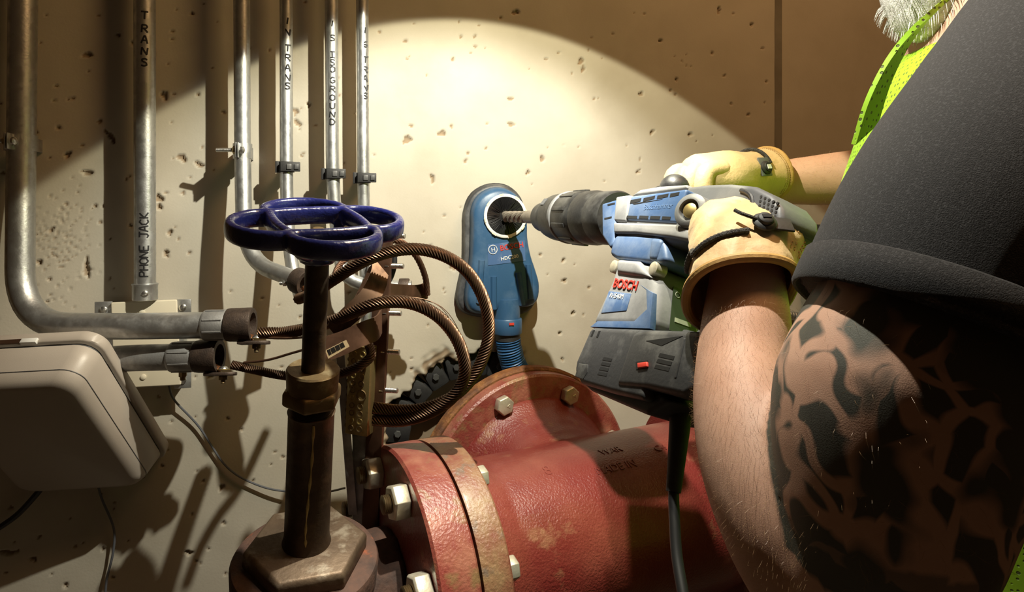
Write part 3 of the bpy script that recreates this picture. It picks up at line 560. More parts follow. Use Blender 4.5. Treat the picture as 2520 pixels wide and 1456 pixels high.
# wall sleeve and modular seal in the broken opening
sl = thing('wall_sleeve', 'grey pipe spool with a cream rim passing through the broken wall opening', 'pipe sleeve', run(LB, MBR + .05, -.15))
wc = run(LB, MBR + .047)
part('spool', MB().lathe([(0, .120), (.03, .124), (.13, .124)], wc, BR, 64), 'pipe_grey', sl)
part('rim', MB().tube(ringpath(wc + BR * .045, AX, UP, .127, 80), .006, 10, closed=True), 'white_ring', sl)
HO = V(HOLE[0], 0, HOLE[2])
ls = thing('modular_seal', 'black rubber link seal with bolts around the pipe in the wall opening', 'pipe seal', HO + V(0, .03, -.16))
for k in range(22):
    a = 2 * math.pi * k / 22 + .1; dr = V(math.cos(a), 0, math.sin(a)); tg = V(-math.sin(a), 0, math.cos(a)); c = HO + dr * .146 + V(0, .034, 0)
    l = part('seal_link', MB().box(c, tg * .019, V(0, .02, 0), dr * .024), 'black_rubber', ls, bevel=.006)
    part('link_bolt', hexnut(MB(), c + V(0, -.020, 0), V(0, -1, 0), .0065, .006, k * .5), 'steel_dark', l)
# ================================================================== GATE VALVE
gv = thing('gate_valve', 'bronze and rust gate valve with a blue four-lobed handwheel in the foreground', 'valve', run(-.15, 0, -.17))
vf = part('flange', MB().lathe([(-.051, .12), (-.051, .168), (-.048, .1715), (-.003, .1715), (0, .169), (0, .10)], S0, AX, 96), 'red_flange', gv)
fb = S0 - AX * .051
for k in range(24):                                     # lathe-cut ridges on the flange edge, front side
    pass
for k in range(8):
    a = math.radians(22.5 + 45 * k); dr = math.cos(a) * -BR + math.sin(a) * UP
    n_ = flange_bolt(vf, fb + dr * .138, -AX, .0225, False)
B0 = P(752, 1395, .43); T0 = P(784, 556, .53); SD = unit(T0 - B0); SL = np.linalg.norm(T0 - B0)
se1 = unit(np.cross(SD, V(0, 1, 0))); se1 = se1 if se1[0] > 0 else -se1; se2 = np.cross(SD, se1)   # se1 ~ right, se2 ~ back
def st_at(py):                                          # distance along stem whose axis projects at image row py
    best = 0; bd = 1e9
    for s in np.linspace(-.1, SL + .05, 800):
        q = B0 + SD * s - CAM; y = HY - FP * q[2] / (q[0] * SN + q[1] * CS)
        if abs(y - py) < bd: bd = abs(y - py); best = s
    return best
vb = MB(); vb.lathe([(-.20, .062), (-.051, .072)], S0, AX, 40); vb.lathe([(-.20, .066), (st_at(1440) - .02, .074)], B0, SD, 40); vb.lathe([(-.6, .07), (-.2, .07), (-.05, .05)], B0, SD, 32)
part('body', remesh(vb, .006, 6, 'valve_body'), 'rust_dark', gv)
sB = st_at(1330); sA = sB - .020
part('bonnet_collar', MB().lathe([(sA - .035, .072), (sA - .034, .080), (sA - .006, .081), (sA - .002, .079), (sA, .074)], B0, SD, 64), 'rust_dark', gv)
hx = [hexring(B0 + SD * s, SD, r, .12, se1) for s, r in ((sA - .001, .068), (sB - .005, .068), (sB, .064))]
bn = part('bonnet_hex', MB().loft(hx), 'bronze_cap', gv, bevel=.002)
s1, s2, s3, s4, s5 = sB, st_at(1010), st_at(990), st_at(950), st_at(905)
part('bonnet_neck', MB().lathe([(s1 - .004, .028), (s1 + .004, .0255), (s1 + .012, .0245), (s2 - .004, .0240), (s2, .0250), (s2 + .001, .0222)], B0, SD, 40), 'bronze_dark', gv)
thr = MB(); thread(thr, B0 + SD * s2, SD, .0226, s3 - s2 + .004, .0028, 36); part('threads', thr, 'bronze_dark', gv)
pn = part('packing_nut', MB().loft([hexring(B0 + SD * s, SD, r, .30, se1) for s, r in ((s3, .0275), (s3 + .003, .0315), (s4 - .004, .0315), (s4 - .001, .029))]), 'brass_old', gv, bevel=.0015)
part('nut_collar', MB().lathe([(s4 - .002, .0265), (s5 - .002, .0275), (s5, .026), (s5 - .001, .015)], B0, SD, 48), 'brass_old', pn)
part('stem', MB().lathe([(s5 - .02, .0122), (SL - .04, .0118), (SL - .022, .0110)], B0, SD, 32), 'bronze_dark', gv)
lk_ = smooth_path([B0 + SD * s + se1 * (.0243 * math.sin(a)) - se2 * .0243 * math.cos(a) for s, a in ((s2 - .004, .12), (s2 * .7 + s1 * .3, .10), (s2 * .45 + s1 * .55, .02), (s2 * .2 + s1 * .8, -.05), (s1 + .012, -.02))], 40); part('mineral_streak', MB().tube(lk_, [.0013 + .0006 * math.sin(i * .9) for i in range(len(lk_))], 8), 'brass', gv)
# handwheel
def wheel():
    R0 = .083; c = T0; up = SD; ph = .33
    def pt(a, r, hgt=0): return c + up * hgt + r * (math.cos(a + ph) * se1 + math.sin(a + ph) * se2)
    rn = .0545; hh, ww = .0098, .0054;
    def section(path, closed=False):
        path = np.asarray(path); T = np.gradient(path, axis=0) if not closed else np.roll(path, -1, 0) - np.roll(path, 1, 0); rings = []
        for p, t in zip(path, T):
            s = unit(np.cross(up, unit(t))); rings.append([p + s * ww * math.copysign(abs(math.cos(q)) ** .6, math.cos(q)) + up * hh * math.copysign(abs(math.sin(q)) ** .75, math.sin(q)) for q in np.linspace(0, 2 * np.pi, 16, endpoint=False)])
        return rings
    mb = MB()
    for k in range(4):
        a0, a1 = math.pi / 4 + k * math.pi / 2, math.pi / 4 + (k + 1) * math.pi / 2; am = (a0 + a1) / 2
        A, Bq = pt(a0, rn), pt(a1, rn)
        # outer lobe
        q = []
        for t in np.linspace(0, 1, 25):
            s = math.sin(math.pi * t); tt = t
            a = a0 + (a1 - a0) * tt; r = rn + (R0 - rn) * s ** .62; q.append(pt(a, r))
        mb.loft(section(q))
        # inner arc joining the two nodes, bowed outwards a little
        q = []
        for t in np.linspace(0, 1, 17):
            a = a0 + (a1 - a0) * t; base = (A * (1 - t) + Bq * t); r = .0035 * math.sin(math.pi * t); q.append(base + r * (pt(am, 1) - c))
        mb.loft(section(q))
        # dished web from node down to the hub
        q = [pt(a0, rn - .003, -.004), pt(a0, rn * .62, -.022), pt(a0, .012, -.030)]
        q = smooth_path(q, 10); mb.loft(section_web(q, up))
    for k in range(4): mb.sphere(pt(math.pi / 4 + k * math.pi / 2, rn), (.0085, .0085, hh * .98), 14, 10, se1, se2, up)
    mb.lathe([(-.038, .0145), (-.037, .018), (-.022, .018), (-.020, .015)], c, up, 28)
    w = part('handwheel', remesh(mb, .0019, 6, 'handwheel'), 'blue_enamel', gv, label='glossy blue four-lobed handwheel')
    part('hub_washer', MB().lathe([(-.021, .0135), (-.0185, .0135)], c, up, 24), 'zinc', w)
    part('hub_nut', hexnut(MB(), c - up * .0185, up, .0105, .006), 'brass_old', w)
    th = MB(); thread(th, c - up * .014, up, .0065, .013, .002, 20); part('stem_thread', th, 'brass_old', w)
def section_web(path, up):
    path = np.asarray(path); T = np.gradient(path, axis=0); rings = []
    for p, t in zip(path, T):
        t = unit(t); s = unit(np.cross(up, t)); v = np.cross(t, s); rings.append([p + s * .0055 * math.cos(q) + v * .0045 * math.sin(q) for q in np.linspace(0, 2 * np.pi, 10, endpoint=False)])
    return rings
wheel()
# ================================================================== GROUND BAR, STRAPS AND COPPER CABLES
gb = thing('ground_bar', 'upright copper ground bar with a drilled brass terminal block beside the valve', 'ground bar', P(905, 1290, .30))
DB = .30
tA, tB = P(946, 575, DB), P(912, 1300, DB - .02)
bd = unit(tA - tB); fN = unit(V(-.50, -.86, 0)); fN = unit(fN - bd * (fN @ bd)); sN = np.cross(bd, fN)     # face normal (left/front) and in-face direction
def edgebox(mb, a, b, hw, th): c = (a + b) / 2; return mb.box(c, sN * hw, fN * th, (b - a) / 2)
part('copper_plate', edgebox(MB(), tB, tA, .012, .0035), 'copper_dark', gb, bevel=.0008)
def on(py, s=0, n=0):                                   # point on bar at image row py, offset in-face s and normal n
    best = min(np.linspace(0, 1, 400), key=lambda t: abs((lambda q: HY - FP * q[2] / (q[0] * SN + q[1] * CS))(tB + (tA - tB) * t - CAM) - py))
    return tB + (tA - tB) * best + sN * s + fN * n
# which in-face direction shows to the left of the plate edge
sg = 1 if (sN @ RT) < 0 else -1
bm_ = MB(); a, b = on(1062, sg * .018, .012), on(848, sg * .018, .012); edgebox(bm_, a, b, .0165, .009); blk = part('terminal_block', bm_, 'brass', gb, bevel=.001)
ys = [866, 884, 902, 920, 938, 956, 974, 992, 1010, 1028, 1046]
for i, y in enumerate(ys):
    for s, r in ((.026, .0034), (.0135, .0036)):
        if s == .0135 and y in (956, 974): continue
        c = on(y, sg * s, .0212); part('terminal_screw', MB().lathe([(-.003, .0004), (-.003, r * .8), (.0004, r * .85), (.0006, r * 1.15), (-.001, r * 1.25)], c, fN, 12), 'brass_old' if i % 3 else 'brass', blk)
    c = on(y, sg * .0345, .013); part('side_screw', MB().lathe([(0, .0036), (.003, .0036), (.0045, .002)], c, sN * sg, 10), 'brass_old', blk)
c = on(965, sg * .013, .0212); part('large_screw', MB().lathe([(-.002, .004), (-.001, .0058), (.0006, .006), (.0012, .0075), (-.001, .008)], c, fN, 16), 'brass_old', blk)
# studs poking out to the right of the bar
for y in (580, 655, 770, 865, 960):
    c = on(y, 0, -.003); d_ = unit(RT * .97 + V(0, -.25, 0)); s_ = part('stud', thread(MB(), c, d_, .0038, .030, .0018, 12), 'zinc', gb); part('stud_nut', hexnut(MB(), c + d_ * .004, d_, .0072, .006), 'zinc', s_)
# steel slotted strut legs carrying the bar
for px0, px1, y0, y1, dd in ((832, 868, 800, 1260, .27), (868, 888, 900, 1270, .26)):
    q0, q1 = P(px0, y0, dd), P(px1, y1, dd); part('strut_leg', MB().box((q0 + q1) / 2, RT * .006, V(0, .010, 0), (q1 - q0) / 2), 'galv_dull', gb, bevel=.001)
fq = on(1250, sg * .02, -.002); part('strut_foot', MB().box(P(885, 1170, .27), RT * .010, V(0, .004, 0), UP * .075), 'galv_dull', gb, bevel=.001)
wq = on(700, 0, 0); part('wall_arm', MB().box(V(wq[0], wq[1] / 2, wq[2]), V(.008, 0, 0), V(0, abs(wq[1]) / 2, 0), V(0, 0, .012)), 'galv_dull', gb, bevel=.001)
# copper strap sheets
def ribbon(pts, wdir, w, th=.0012, taper=None):
    p = smooth_path(pts, 30); T = np.gradient(p, axis=0); rings = []
    for i, (q, t) in enumerate(zip(p, T)):
        n = unit(np.cross(unit(t), wdir)); k = w if taper is None else w * np.interp(i / (len(p) - 1), [0, 1], taper); rings.append([q - wdir * k - n * th, q + wdir * k - n * th, q + wdir * k + n * th, q - wdir * k + n * th])
    return MB().loft(rings)
def strap(label, pts, wdir, w, m='copper_dark', taper=None):
    p0 = np.asarray(pts[0]); return tag(part('copper_strap', ribbon(pts, unit(wdir), w, .0012, taper), m, loc=p0, angle=60), label, 'strap', 'flat copper bonding straps')
strap('flat brown copper strap curling from the bar to the right behind the loops', [P(952, 718, .27), P(985, 722, .26), P(1030, 722, .24), P(1052, 712, .23)], UP, .013)
strap('brown copper strap with a curled end crossing the bar above the barcode', [P(800, 858, .36), P(840, 845, .36), P(890, 822, .36), P(925, 808, .35), P(938, 790, .335)], UP * 1 + V(0, .15, 0), .0155)
strap('broad orange copper strap twisting up beside the black cable', [P(818, 815, .33), P(860, 775, .34), P(905, 735, .34), P(930, 690, .33), P(936, 655, .32)], UP * .6 + RT * -.5, .016, 'copper', [.7, 1])
strap('narrow copper strap under the handwheel hub beside the stem', [P(822, 790, .30), P(860, 760, .30), P(895, 700, .29), P(918, 650, .28)], UP * .5 + RT * .5, .007, 'copper_dark')
ln = thing('barcode_tag', 'tan barcode sticker on the copper strap behind the stem', 'sticker', P(830, 870, .375))
lq = [P(x, y, .3735) for x, y in ((800, 862), (852, 836), (860, 852), (808, 882))]
part('paper', MB().prism(lq, V(0, -.0006, 0)), 'sticker', ln, smooth=False)
for k in range(11):
    t0 = .12 + .07 * k; A = lq[0] * (1 - t0) + lq[1] * t0; Bq = lq[3] * (1 - t0) + lq[2] * t0; wv = unit(lq[1] - lq[0]) * (.0005 if k % 3 else .0009)
    part('bar', MB().prism([A * .95 + Bq * .05 - wv, A * .95 + Bq * .05 + wv, A * .3 + Bq * .7 + wv, A * .3 + Bq * .7 - wv], V(0, -.0009, 0)), 'marker', ln, smooth=False)
# stranded cables
def cable(label, pts, r, m='copper', lobes=10, twist=150, cat='cable', name='copper_cable', group='bare stranded copper cables', fray=0):
    p = resample(smooth_path(pts, 90), .0028); t = thing(name, label, cat, p[np.argmin(p[:, 2])], group)
    part('strands', MB().tube(p, r, lobes * 4, twist=twist, lobes=lobes, lobe=.30), m, t, angle=80)
    for k in range(fray):
        a = rng.uniform(0, 6); i0 = int(len(p) * rng.uniform(.45, .6)); seg = p[i0:i0 + 26]; off = np.sin(np.linspace(0, np.pi, len(seg)))[:, None] * (RT * math.cos(a) + UP * math.sin(a)) * .006 + unit(RT + UP) * r
        part('loose_strand', MB().tube(seg + off, .0005, 5), m, t)
    return t
cable('larger bare copper cable looping widest to the right past the dust cup', [P(735, 735, .20), P(770, 722, .26), P(820, 688, .31), P(890, 645, .34), P(960, 619, .35), P(1030, 613, .355), P(1095, 630, .36), P(1150, 668, .365), P(1188, 730, .37), P(1203, 800, .37), P(1195, 860, .37), P(1165, 925, .365), P(1115, 975, .355), P(1050, 1003, .34), P(985, 1010, .325), P(918, 1003, .318)], .0072)
cable('lower bare copper cable making the smaller inner loop', [P(640, 818, .222), P(700, 817, .24), P(770, 805, .29), P(830, 785, .33), P(900, 755, .36), P(960, 742, .37), P(1020, 748, .375), P(1078, 778, .38), P(1122, 830, .385), P(1143, 890, .385), P(1138, 940, .38), P(1105, 985, .37), P(1050, 1018, .35), P(985, 1035, .33), P(918, 1032, .318)], .0072, fray=2)
cable('short bright copper braid bending from the top of the terminal block', [P(570, 897, .205), P(620, 908, .21), P(690, 922, .25), P(770, 930, .29), P(840, 918, .32), P(885, 900, .335), P(912, 878, .335), P(912, 860, .325), P(908, 850, .318)], .0056, 'copper')
cable('thin copper cable arching over the flat strap at the right of the bar', [P(950, 590, .29), P(990, 597, .28), P(1025, 632, .265), P(1046, 680, .25), P(1052, 725, .24)], .0040, 'copper_dark', 7)
cable('thin copper cable rising behind the valve stem', [P(822, 690, .28), P(828, 665, .27), P(842, 645, .26), P(862, 628, .25), P(880, 590, .23)], .0038, 'copper_dark', 7)
pB = smooth_path([P(955, 592, .26), P(968, 620, .25), P(970, 650, .25), P(962, 680, .25), P(950, 700, .26)], 40)
tag(part('insulated_cable', MB().tube(pB, .0042, 12), 'cord_black', loc=pB[-1]), 'short black insulated cable loop beside the copper bar', 'cable')
for lab, pts in (('thin dark bonding wire drooping from the lower bushing to the stem', [P(600, 892, .215), P(660, 885, .24), P(720, 868, .28), P(790, 848, .33)]), ('thin dark bonding wire from the upper bushing lug behind the stem', [P(640, 830, .22), P(690, 832, .25), P(740, 830, .28), P(800, 820, .33)])):
    p = smooth_path(pts, 30); tag(part('bonding_wire', MB().tube(p, .0017, 8), 'copper_dark', loc=p[0]), lab, 'wire')
# ================================================================== DUST COLLECTION CUP ON THE WALL
dc = thing('dust_cup', 'blue dust collection cup stuck on the wall around the drill bit', 'dust cup', P(1225, 780, .0))
def outline(px, d): return np.array([P(x, y, d) for x, y in px])
def densify(poly, n=72):
    q = smooth_path(np.vstack([poly, poly[:1]]), n * 2); q = resample(q, np.linalg.norm(np.diff(q, axis=0), axis=1).sum() / n); return q[:n]
rim = densify(outline([(1142, 560), (1143, 520), (1158, 482), (1190, 460), (1225, 455), (1255, 464), (1280, 490), (1288, 530), (1290, 580), (1300, 630), (1313, 680), (1318, 725), (1300, 760), (1260, 772), (1215, 776), (1170, 774), (1138, 762), (1124, 735), (1128, 700), (1140, 640)], .012))
rc = rim.mean(0)
def shr(k, d): q = rc + (rim - rc) * k; q = q.copy(); q[:, 1] = -d; return q
part('rubber_skirt', MB().loft([shr(1.0, .001), shr(1.02, .003), shr(1.03, .010), shr(1.0, .014), shr(1.01, .017), shr(1.0, .022), shr(.96, .024)]), 'dusty_black', dc, angle=60)
bod = densify(outline([(1163, 560), (1164, 515), (1180, 483), (1210, 465), (1243, 464), (1272, 480), (1290, 508), (1297, 545), (1298, 585), (1306, 628), (1318, 665), (1327, 700), (1324, 735), (1308, 752), (1275, 757), (1230, 764), (1190, 772), (1160, 765), (1148, 738), (1152, 695), (1160, 640)], .045))
bc_ = bod.mean(0)
def shb(k, d): q = bc_ + (bod - bc_) * k; q[:, 1] = -d; return q
part('body_shell', MB().loft([shb(1.0, .022), shb(1.02, .028), shb(1.0, .042), shb(.975, .048), shb(.93, .0515), shb(.80, .0535)]), 'blue_plastic', dc, angle=50)
for k, (x0, y0, x1, y1) in enumerate(((1185, 640, 1178, 745), (1300, 650, 1305, 735), (1215, 680, 1215, 760), (1275, 670, 1285, 750))):
    part('rib', MB().tube(resample(np.array([P(x0, y0, .053), P(x1, y1, .051)]), .006), .006, 10), 'blue_plastic', dc)
hb = P(1243, 531, .053)
part('clear_ring', MB().lathe([(-.004, .0335), (-.004, .0395), (.004, .0395), (.005, .038), (.005, .0345), (.002, .0335), (-.004, .0335)], hb, V(0, -1, 0), 64, cap=False), 'white_ring', dc)
for k in range(8):
    a = k * math.pi / 4 + .2; c = hb + .0385 * V(math.cos(a), 0, math.sin(a)) + V(0, -.0045, 0); part('ring_notch', MB().box(c, V(-math.sin(a), 0, math.cos(a)) * .004, V(0, .001, 0), V(math.cos(a), 0, math.sin(a)) * .0015), 'cream', dc)
br_ = MB()
for k in range(150):
    a = 2 * math.pi * k / 150 + rng.uniform(-.01, .01); dr = V(math.cos(a), 0, math.sin(a)); tg = V(-math.sin(a), 0, math.cos(a)); q0 = hb + dr * .034 + V(0, -.0035, 0); q1 = hb + dr * rng.uniform(.009, .012) + V(0, rng.uniform(-.003, .0), 0) + tg * rng.uniform(-.002, .002)
    br_.tube([q0, (q0 + q1) / 2 + V(0, -.0015, 0), q1], [.0009, .0008, .0004], 5)
part('bristles', br_, 'bristle', dc, stuff=True)
part('brush_disc', MB().lathe([(.0004, .034), (.0012, .034), (.0012, .001)], hb, V(0, -1, 0), 40), 'bristle', dc)
E1 = unit(P(1290, 600, .054) - P(1232, 610, .054)); E2 = unit(np.cross(V(0, -1, 0), E1)); E2 = E2 if E2[2] > 0 else -E2
part('label_plate', MB().prism([P(x, y, .0535) for x, y in ((1200, 602), (1291, 591), (1293, 641), (1201, 653))], V(0, -.0008, 0)), 'label_blue', dc)
part('brand_lettering', text_mb('BOSCH', P(1231, 617, .0548), E1, E2, .0098, .0004, bold=.012), 'red_print', dc)
part('model_lettering', text_mb('HDC200', P(1233, 641, .0548), E1, E2, .0065, .0004, bold=.01), 'white_print', dc)
lc = P(1213, 614, .0548); lgo = MB().tube(ringpath(lc, E1, E2, .0078, 32), .0007, 6, closed=True); lgo.tube(ringpath(lc, E1, E2, .0034, 20), .0006, 6, closed=True)
lg = part('logo_ring', MB().tube(ringpath(lc, E1, E2, .0078, 32), .0007, 6, closed=True), 'white_print', dc)
part('logo_armature', text_mb('H', lc - E1 * .0034 - E2 * .004, E1, E2, .008, .0004), 'white_print', lg)
# outlet and hose
op = [P(1243, 745, .040), P(1248, 790, .040)]
part('outlet_neck', MB().lathe([(0, .024), (.02, .0245), (.045, .0245)], P(1247, 795, .036), UP, 36), 'blue_plastic', dc)
part('outlet_collar', MB().lathe([(0, .026), (.002, .0272), (.026, .0272), (.028, .026)], P(1248, 820, .036), UP, 36), 'blue_plastic', dc)
part('lock_mark', MB().box(P(1259, 797, .064), V(.0045, 0, 0), V(0, .0008, 0), V(0, 0, .0022)), 'red_print', dc)
part('hose_cuff', MB().lathe([(0, .0225), (.012, .0225)], P(1250, 836, .036), UP, 32), 'black_rubber', dc)
hp = resample(smooth_path([P(1250, 834, .036), P(1255, 865, .034), P(1270, 908, .030), P(1312, 950, .028), P(1390, 985, .026), P(1460, 1040, .026), P(1510, 1120, .026), P(1530, 1200, .026)], 90), .0011)
hr = [.0215 + .0022 * math.sin(i * 1.1 / 4.6 * 2 * math.pi) for i in range(len(hp))]
tag(part('vacuum_hose', MB().tube(hp, hr, 24), 'hose_blue', loc=hp[0]), 'ribbed blue vacuum hose running from the dust cup behind the red flange', 'hose')
# ================================================================== ROTARY HAMMER
H0 = P(1240, 533, .045); C0 = P(1478, 536, .40); DA = unit(C0 - H0)          # drilling axis, from wall towards the user
ROLL = math.radians(20)
s0 = unit(np.cross(UP, DA)); s0 = s0 if s0[0] < 0 else -s0                    # horizontal side towards the camera
u0 = np.cross(DA, s0); u0 = u0 if u0[2] > 0 else -u0
DN = s0 * math.cos(ROLL) + u0 * math.sin(ROLL); DU = u0 * math.cos(ROLL) - s0 * math.sin(ROLL)   # rolled side normal / rolled up
def dr(px, py, w=0.):                                  # pixel -> point on the drill's side plane at offset w
    r = ray(px, py); k = ((H0 + DN * w - CAM) @ DN) / (r @ DN); return CAM + r * k
def at(px, w=0.):                                      # distance along the axis for image column px
    best = min(np.linspace(0, .9, 1801), key=lambda t: abs((lambda q: 1260 + FP * (q @ RT) / (q @ FW))(H0 + DA * t - CAM) - px)); return best
drill = thing('rotary_hammer', 'dusty blue and black rotary hammer drill held against the wall', 'power drill', dr(1560, 1010, 0))
def slab(name, px, w, m, parent=None, bevel=.003, seg=3, w2=None, label=None):
    q = np.array([dr(x, y, w) for x, y in px]); q2 = -w if w2 is None else w2
    return part(name, MB().prism(q, DN * (q2 - w)), m, parent or drill, bevel=bevel, seg=seg, label=label, angle=40)
# bit
tn = at(1338)
bt = MB(); bt.lathe([(at(1296), .0092), (at(1300), .0105), (tn + .01, .0105)], H0, DA, 24)
bit = part('drill_bit', bt, 'bit_steel', drill)
hel = MB(); n = 90; tt = np.linspace(-.03, at(1302), n); hel.lathe([(-.03, .0058), (at(1302), .0058)], H0, DA, 16)
for ph in (0, math.pi):
    pth = np.array([H0 + DA * t + .0062 * (math.cos(ph + t * 150) * s0 + math.sin(ph + t * 150) * u0) for t in tt]); hel.tube(pth, .0042, 8)
part('flutes', hel, 'bit_steel', bit)
# chuck
def rr(px, hpx):                                       # axis distance and radius in metres from half height in pixels
    t = at(px); q = H0 + DA * t - CAM; return t, hpx / FP * (q @ FW)
pr = [rr(1336, 30), rr(1338, 36), rr(1350, 40), rr(1362, 44), rr(1366, 52), rr(1376, 57), rr(1398, 62), rr(1403, 62)]
part('chuck_nose', MB().lathe(pr, H0, DA, 48), 'chuck_black', drill, angle=40)
part('chuck_ring', MB().lathe([rr(1402, 63), rr(1404, 65), rr(1408, 65), rr(1409, 62)], H0, DA, 48), 'drill_dust', drill)
sl_ = part('chuck_sleeve', MB().lathe([rr(1408, 61), rr(1412, 64), rr(1446, 67), rr(1450, 65), rr(1453, 62)], H0, DA, 48), 'chuck_black', drill)
ta, ra = rr(1412, 63); tb_, rb = rr(1447, 66)
for k in range(10):
    a = k * 2 * math.pi / 10 + .35; d_ = math.cos(a) * s0 + math.sin(a) * u0; tg = np.cross(DA, d_); c = H0 + DA * (ta + tb_) / 2 + d_ * (ra + rb) / 2
    part('grip_rib', MB().box(c, DA * (tb_ - ta) * .46, tg * .0035, d_ * .0022), 'chuck_black', sl_, bevel=.001)
part('rear_collar', MB().lathe([rr(1452, 62), rr(1455, 67), rr(1470, 68), rr(1480, 66), rr(1492, 62)], H0, DA, 48), 'chuck_black', drill)
q = rr(1378, 57); c = H0 + DA * q[0] + (s0 * .75 + u0 * .66) * (q[1] + .0006); part('lock_symbol', MB().box(c, DA * .006, unit(np.cross(DA, s0 * .75 + u0 * .66)) * .006, (s0 * .75 + u0 * .66) * .0006), 'drill_grey', drill)
# side handle clamp round the collar, knob on top
part('handle_clamp', MB().lathe([rr(1486, 60), rr(1489, 66), rr(1520, 68), rr(1526, 64)], H0, DA, 48), 'chuck_black', drill)
# housings
slab('front_housing', [(1479, 500), (1520, 488), (1514, 560), (1510, 600), (1500, 612), (1480, 580)], .036, 'drill_blue', bevel=.008, seg=4)
slab('housing_core', [(1510, 483), (1690, 460), (1700, 590), (1640, 600), (1512, 585)], .0335, 'drill_grey', bevel=.008, seg=4)
slab('housing_band', [(1515, 483), (1550, 478), (1539, 545), (1509, 543)], .0365, 'drill_dust', bevel=.003)
vp = slab('vent_panel', [(1552, 482), (1690, 464), (1664, 548), (1541, 541)], .0355, 'drill_blue', bevel=.003)
slab('top_cover', [(1552, 481), (1575, 466), (1620, 458), (1690, 453), (1692, 464)], .022, 'drill_dust', bevel=.003)
for a, b in (((1552, 492), (1578, 487)), ((1584, 487), (1612, 481)), ((1618, 481), (1645, 476)), ((1650, 476), (1672, 472))):
    slab('vent_slot', [(a[0], a[1]), (b[0], b[1]), (b[0] - 2, b[1] + 8), (a[0] - 2, a[1] + 9)], .0358, 'vent', vp, bevel=0, w2=.03)
for a, b in (((1541, 530), (1566, 531)), ((1572, 530), (1594, 531)), ((1599, 531), (1623, 532)), ((1628, 532), (1649, 533))):
    slab('vent_slot', [(a[0] + 2, a[1]), (b[0] + 2, b[1]), (b[0], b[1] + 7), (a[0], a[1] + 7)], .0358, 'vent', vp, bevel=0, w2=.03)
slab('panel_groove', [(1556, 500), (1630, 490), (1560, 503)], .0358, 'vent', vp, bevel=0, w2=.034)
for a in ((1495, 502), (1487, 536)): slab('vent_slot', [(a[0], a[1]), (a[0] + 18, a[1] - 4), (a[0] + 18, a[1]), (a[0], a[1] + 4)], .0363, 'vent', vp, bevel=0, w2=.03)
tx0, tx1 = dr(1583, 516, .0357), dr(1645, 512, .0357)
part('embossed_lettering', text_mb('Boschhammer', tx0, tx1 - tx0, DU, .0066, .0003), 'pale_print', vp)
slab('lower_band', [(1508, 546), (1660, 551), (1700, 566), (1700, 592), (1650, 583), (1560, 573), (1509, 573)], .0385, 'drill_dust', bevel=.003)
cx_ = lambda x: 1740 + (x - 1740) * .90 if x > 1740 else x
hd = slab('rear_housing', [(cx_(x), y) for x, y in [(1662, 548), (1690, 458), (1740, 452), (1800, 450), (1868, 456), (1915, 478), (1940, 508), (1943, 540), (1925, 566), (1895, 560), (1850, 545), (1800, 540), (1760, 560), (1745, 600), (1705, 610), (1690, 570)]], .023, 'drill_grey', bevel=.012, seg=5)
gp = [dr(1868, 510, 0), dr(1872, 580, 0), dr(1855, 680, 0), dr(1810, 790, 0), dr(1740, 880, 0)]
part('rear_grip', MB().tube(smooth_path(gp, 30), [.022] * 31 if False else .021, 20), 'drill_grey', drill)
for i in range(5):                                     # rubber dimples at the back of the handle
    for j in range(5):
        c = dr(cx_(1888 + i * 11 - j * 2), 484 + j * 11 + i * 4, .0230); part('grip_dimple', MB().lathe([(-.001, .0016), (.0004, .0014)], c, DN, 8), 'dusty_black', hd)
gr = smooth_path([dr(1824, 468, .0230), dr(1840, 474, .0232), dr(1850, 486, .0232), dr(1853, 510, .0232)], 24); part('grip_groove', MB().tube(gr, .0022, 8), 'dusty_black', hd)
# damper hub and screw at the pivot
pc = dr(1712, 526, .030); pv = part('pivot_boss', MB().lathe([(-.01, .019), (.010, .0175), (.013, .013), (.013, .011), (.008, .010)], pc, unit(DN + DA * .35), 28), 'drill_grey', drill)
part('pivot_screw', MB().lathe([(.006, .0078), (.011, .0074), (.0125, .005)], pc, unit(DN + DA * .35), 18), 'brass', pv)
# motor neck and housing
slab('motor_neck', [(1517, 574), (1626, 578), (1636, 604), (1640, 640), (1620, 648), (1590, 645), (1515, 636), (1498, 626), (1506, 592)], .036, 'drill_blue', bevel=.006, seg=3)
slab('neck_rib', [(1600, 582), (1628, 586), (1612, 640), (1592, 640)], .0385, 'drill_blue', bevel=.005)
for px, py in ((1608, 660), (1510, 655)):
    c = dr(px, py, .036); part('housing_screw', MB().lathe([(-.012, .0075), (.0005, .0072), (.0015, .0055)], c, DN, 18), 'bolt', drill)
mo = slab('motor_housing', [(1518, 632), (1600, 648), (1612, 700), (1600, 810), (1448, 806), (1462, 772), (1500, 690)], .037, 'drill_dust', bevel=.014, seg=5)
slab('neck_bulge', [(1516, 636), (1566, 640), (1600, 682), (1560, 678), (1514, 672)], .040, 'drill_dust', bevel=.005)
slab('side_stripe', [(1575, 700), (1590, 712), (1592, 760), (1560, 790), (1470, 790), (1452, 804), (1598, 808), (1606, 720)], .0373, 'drill_blue', mo, bevel=.0003, w2=.03)
lp = slab('name_plate', [(1498, 716), (1553, 722), (1541, 764), (1479, 770)], .0376, 'label_blue', mo, bevel=.0004, w2=.036)
a0, a1 = dr(1507, 706, .0377), dr(1560, 714, .0377)
part('brand_lettering', text_mb('BOSCH', a0, a1 - a0, DU, .0105, .0009, bold=.008), 'red_print', mo)
a0, a1 = dr(1499, 731, .0380), dr(1530, 735, .0380); part('model_lettering', text_mb('RH540M', a0, a1 - a0, DU, .0056, .0004), 'white_print', lp)
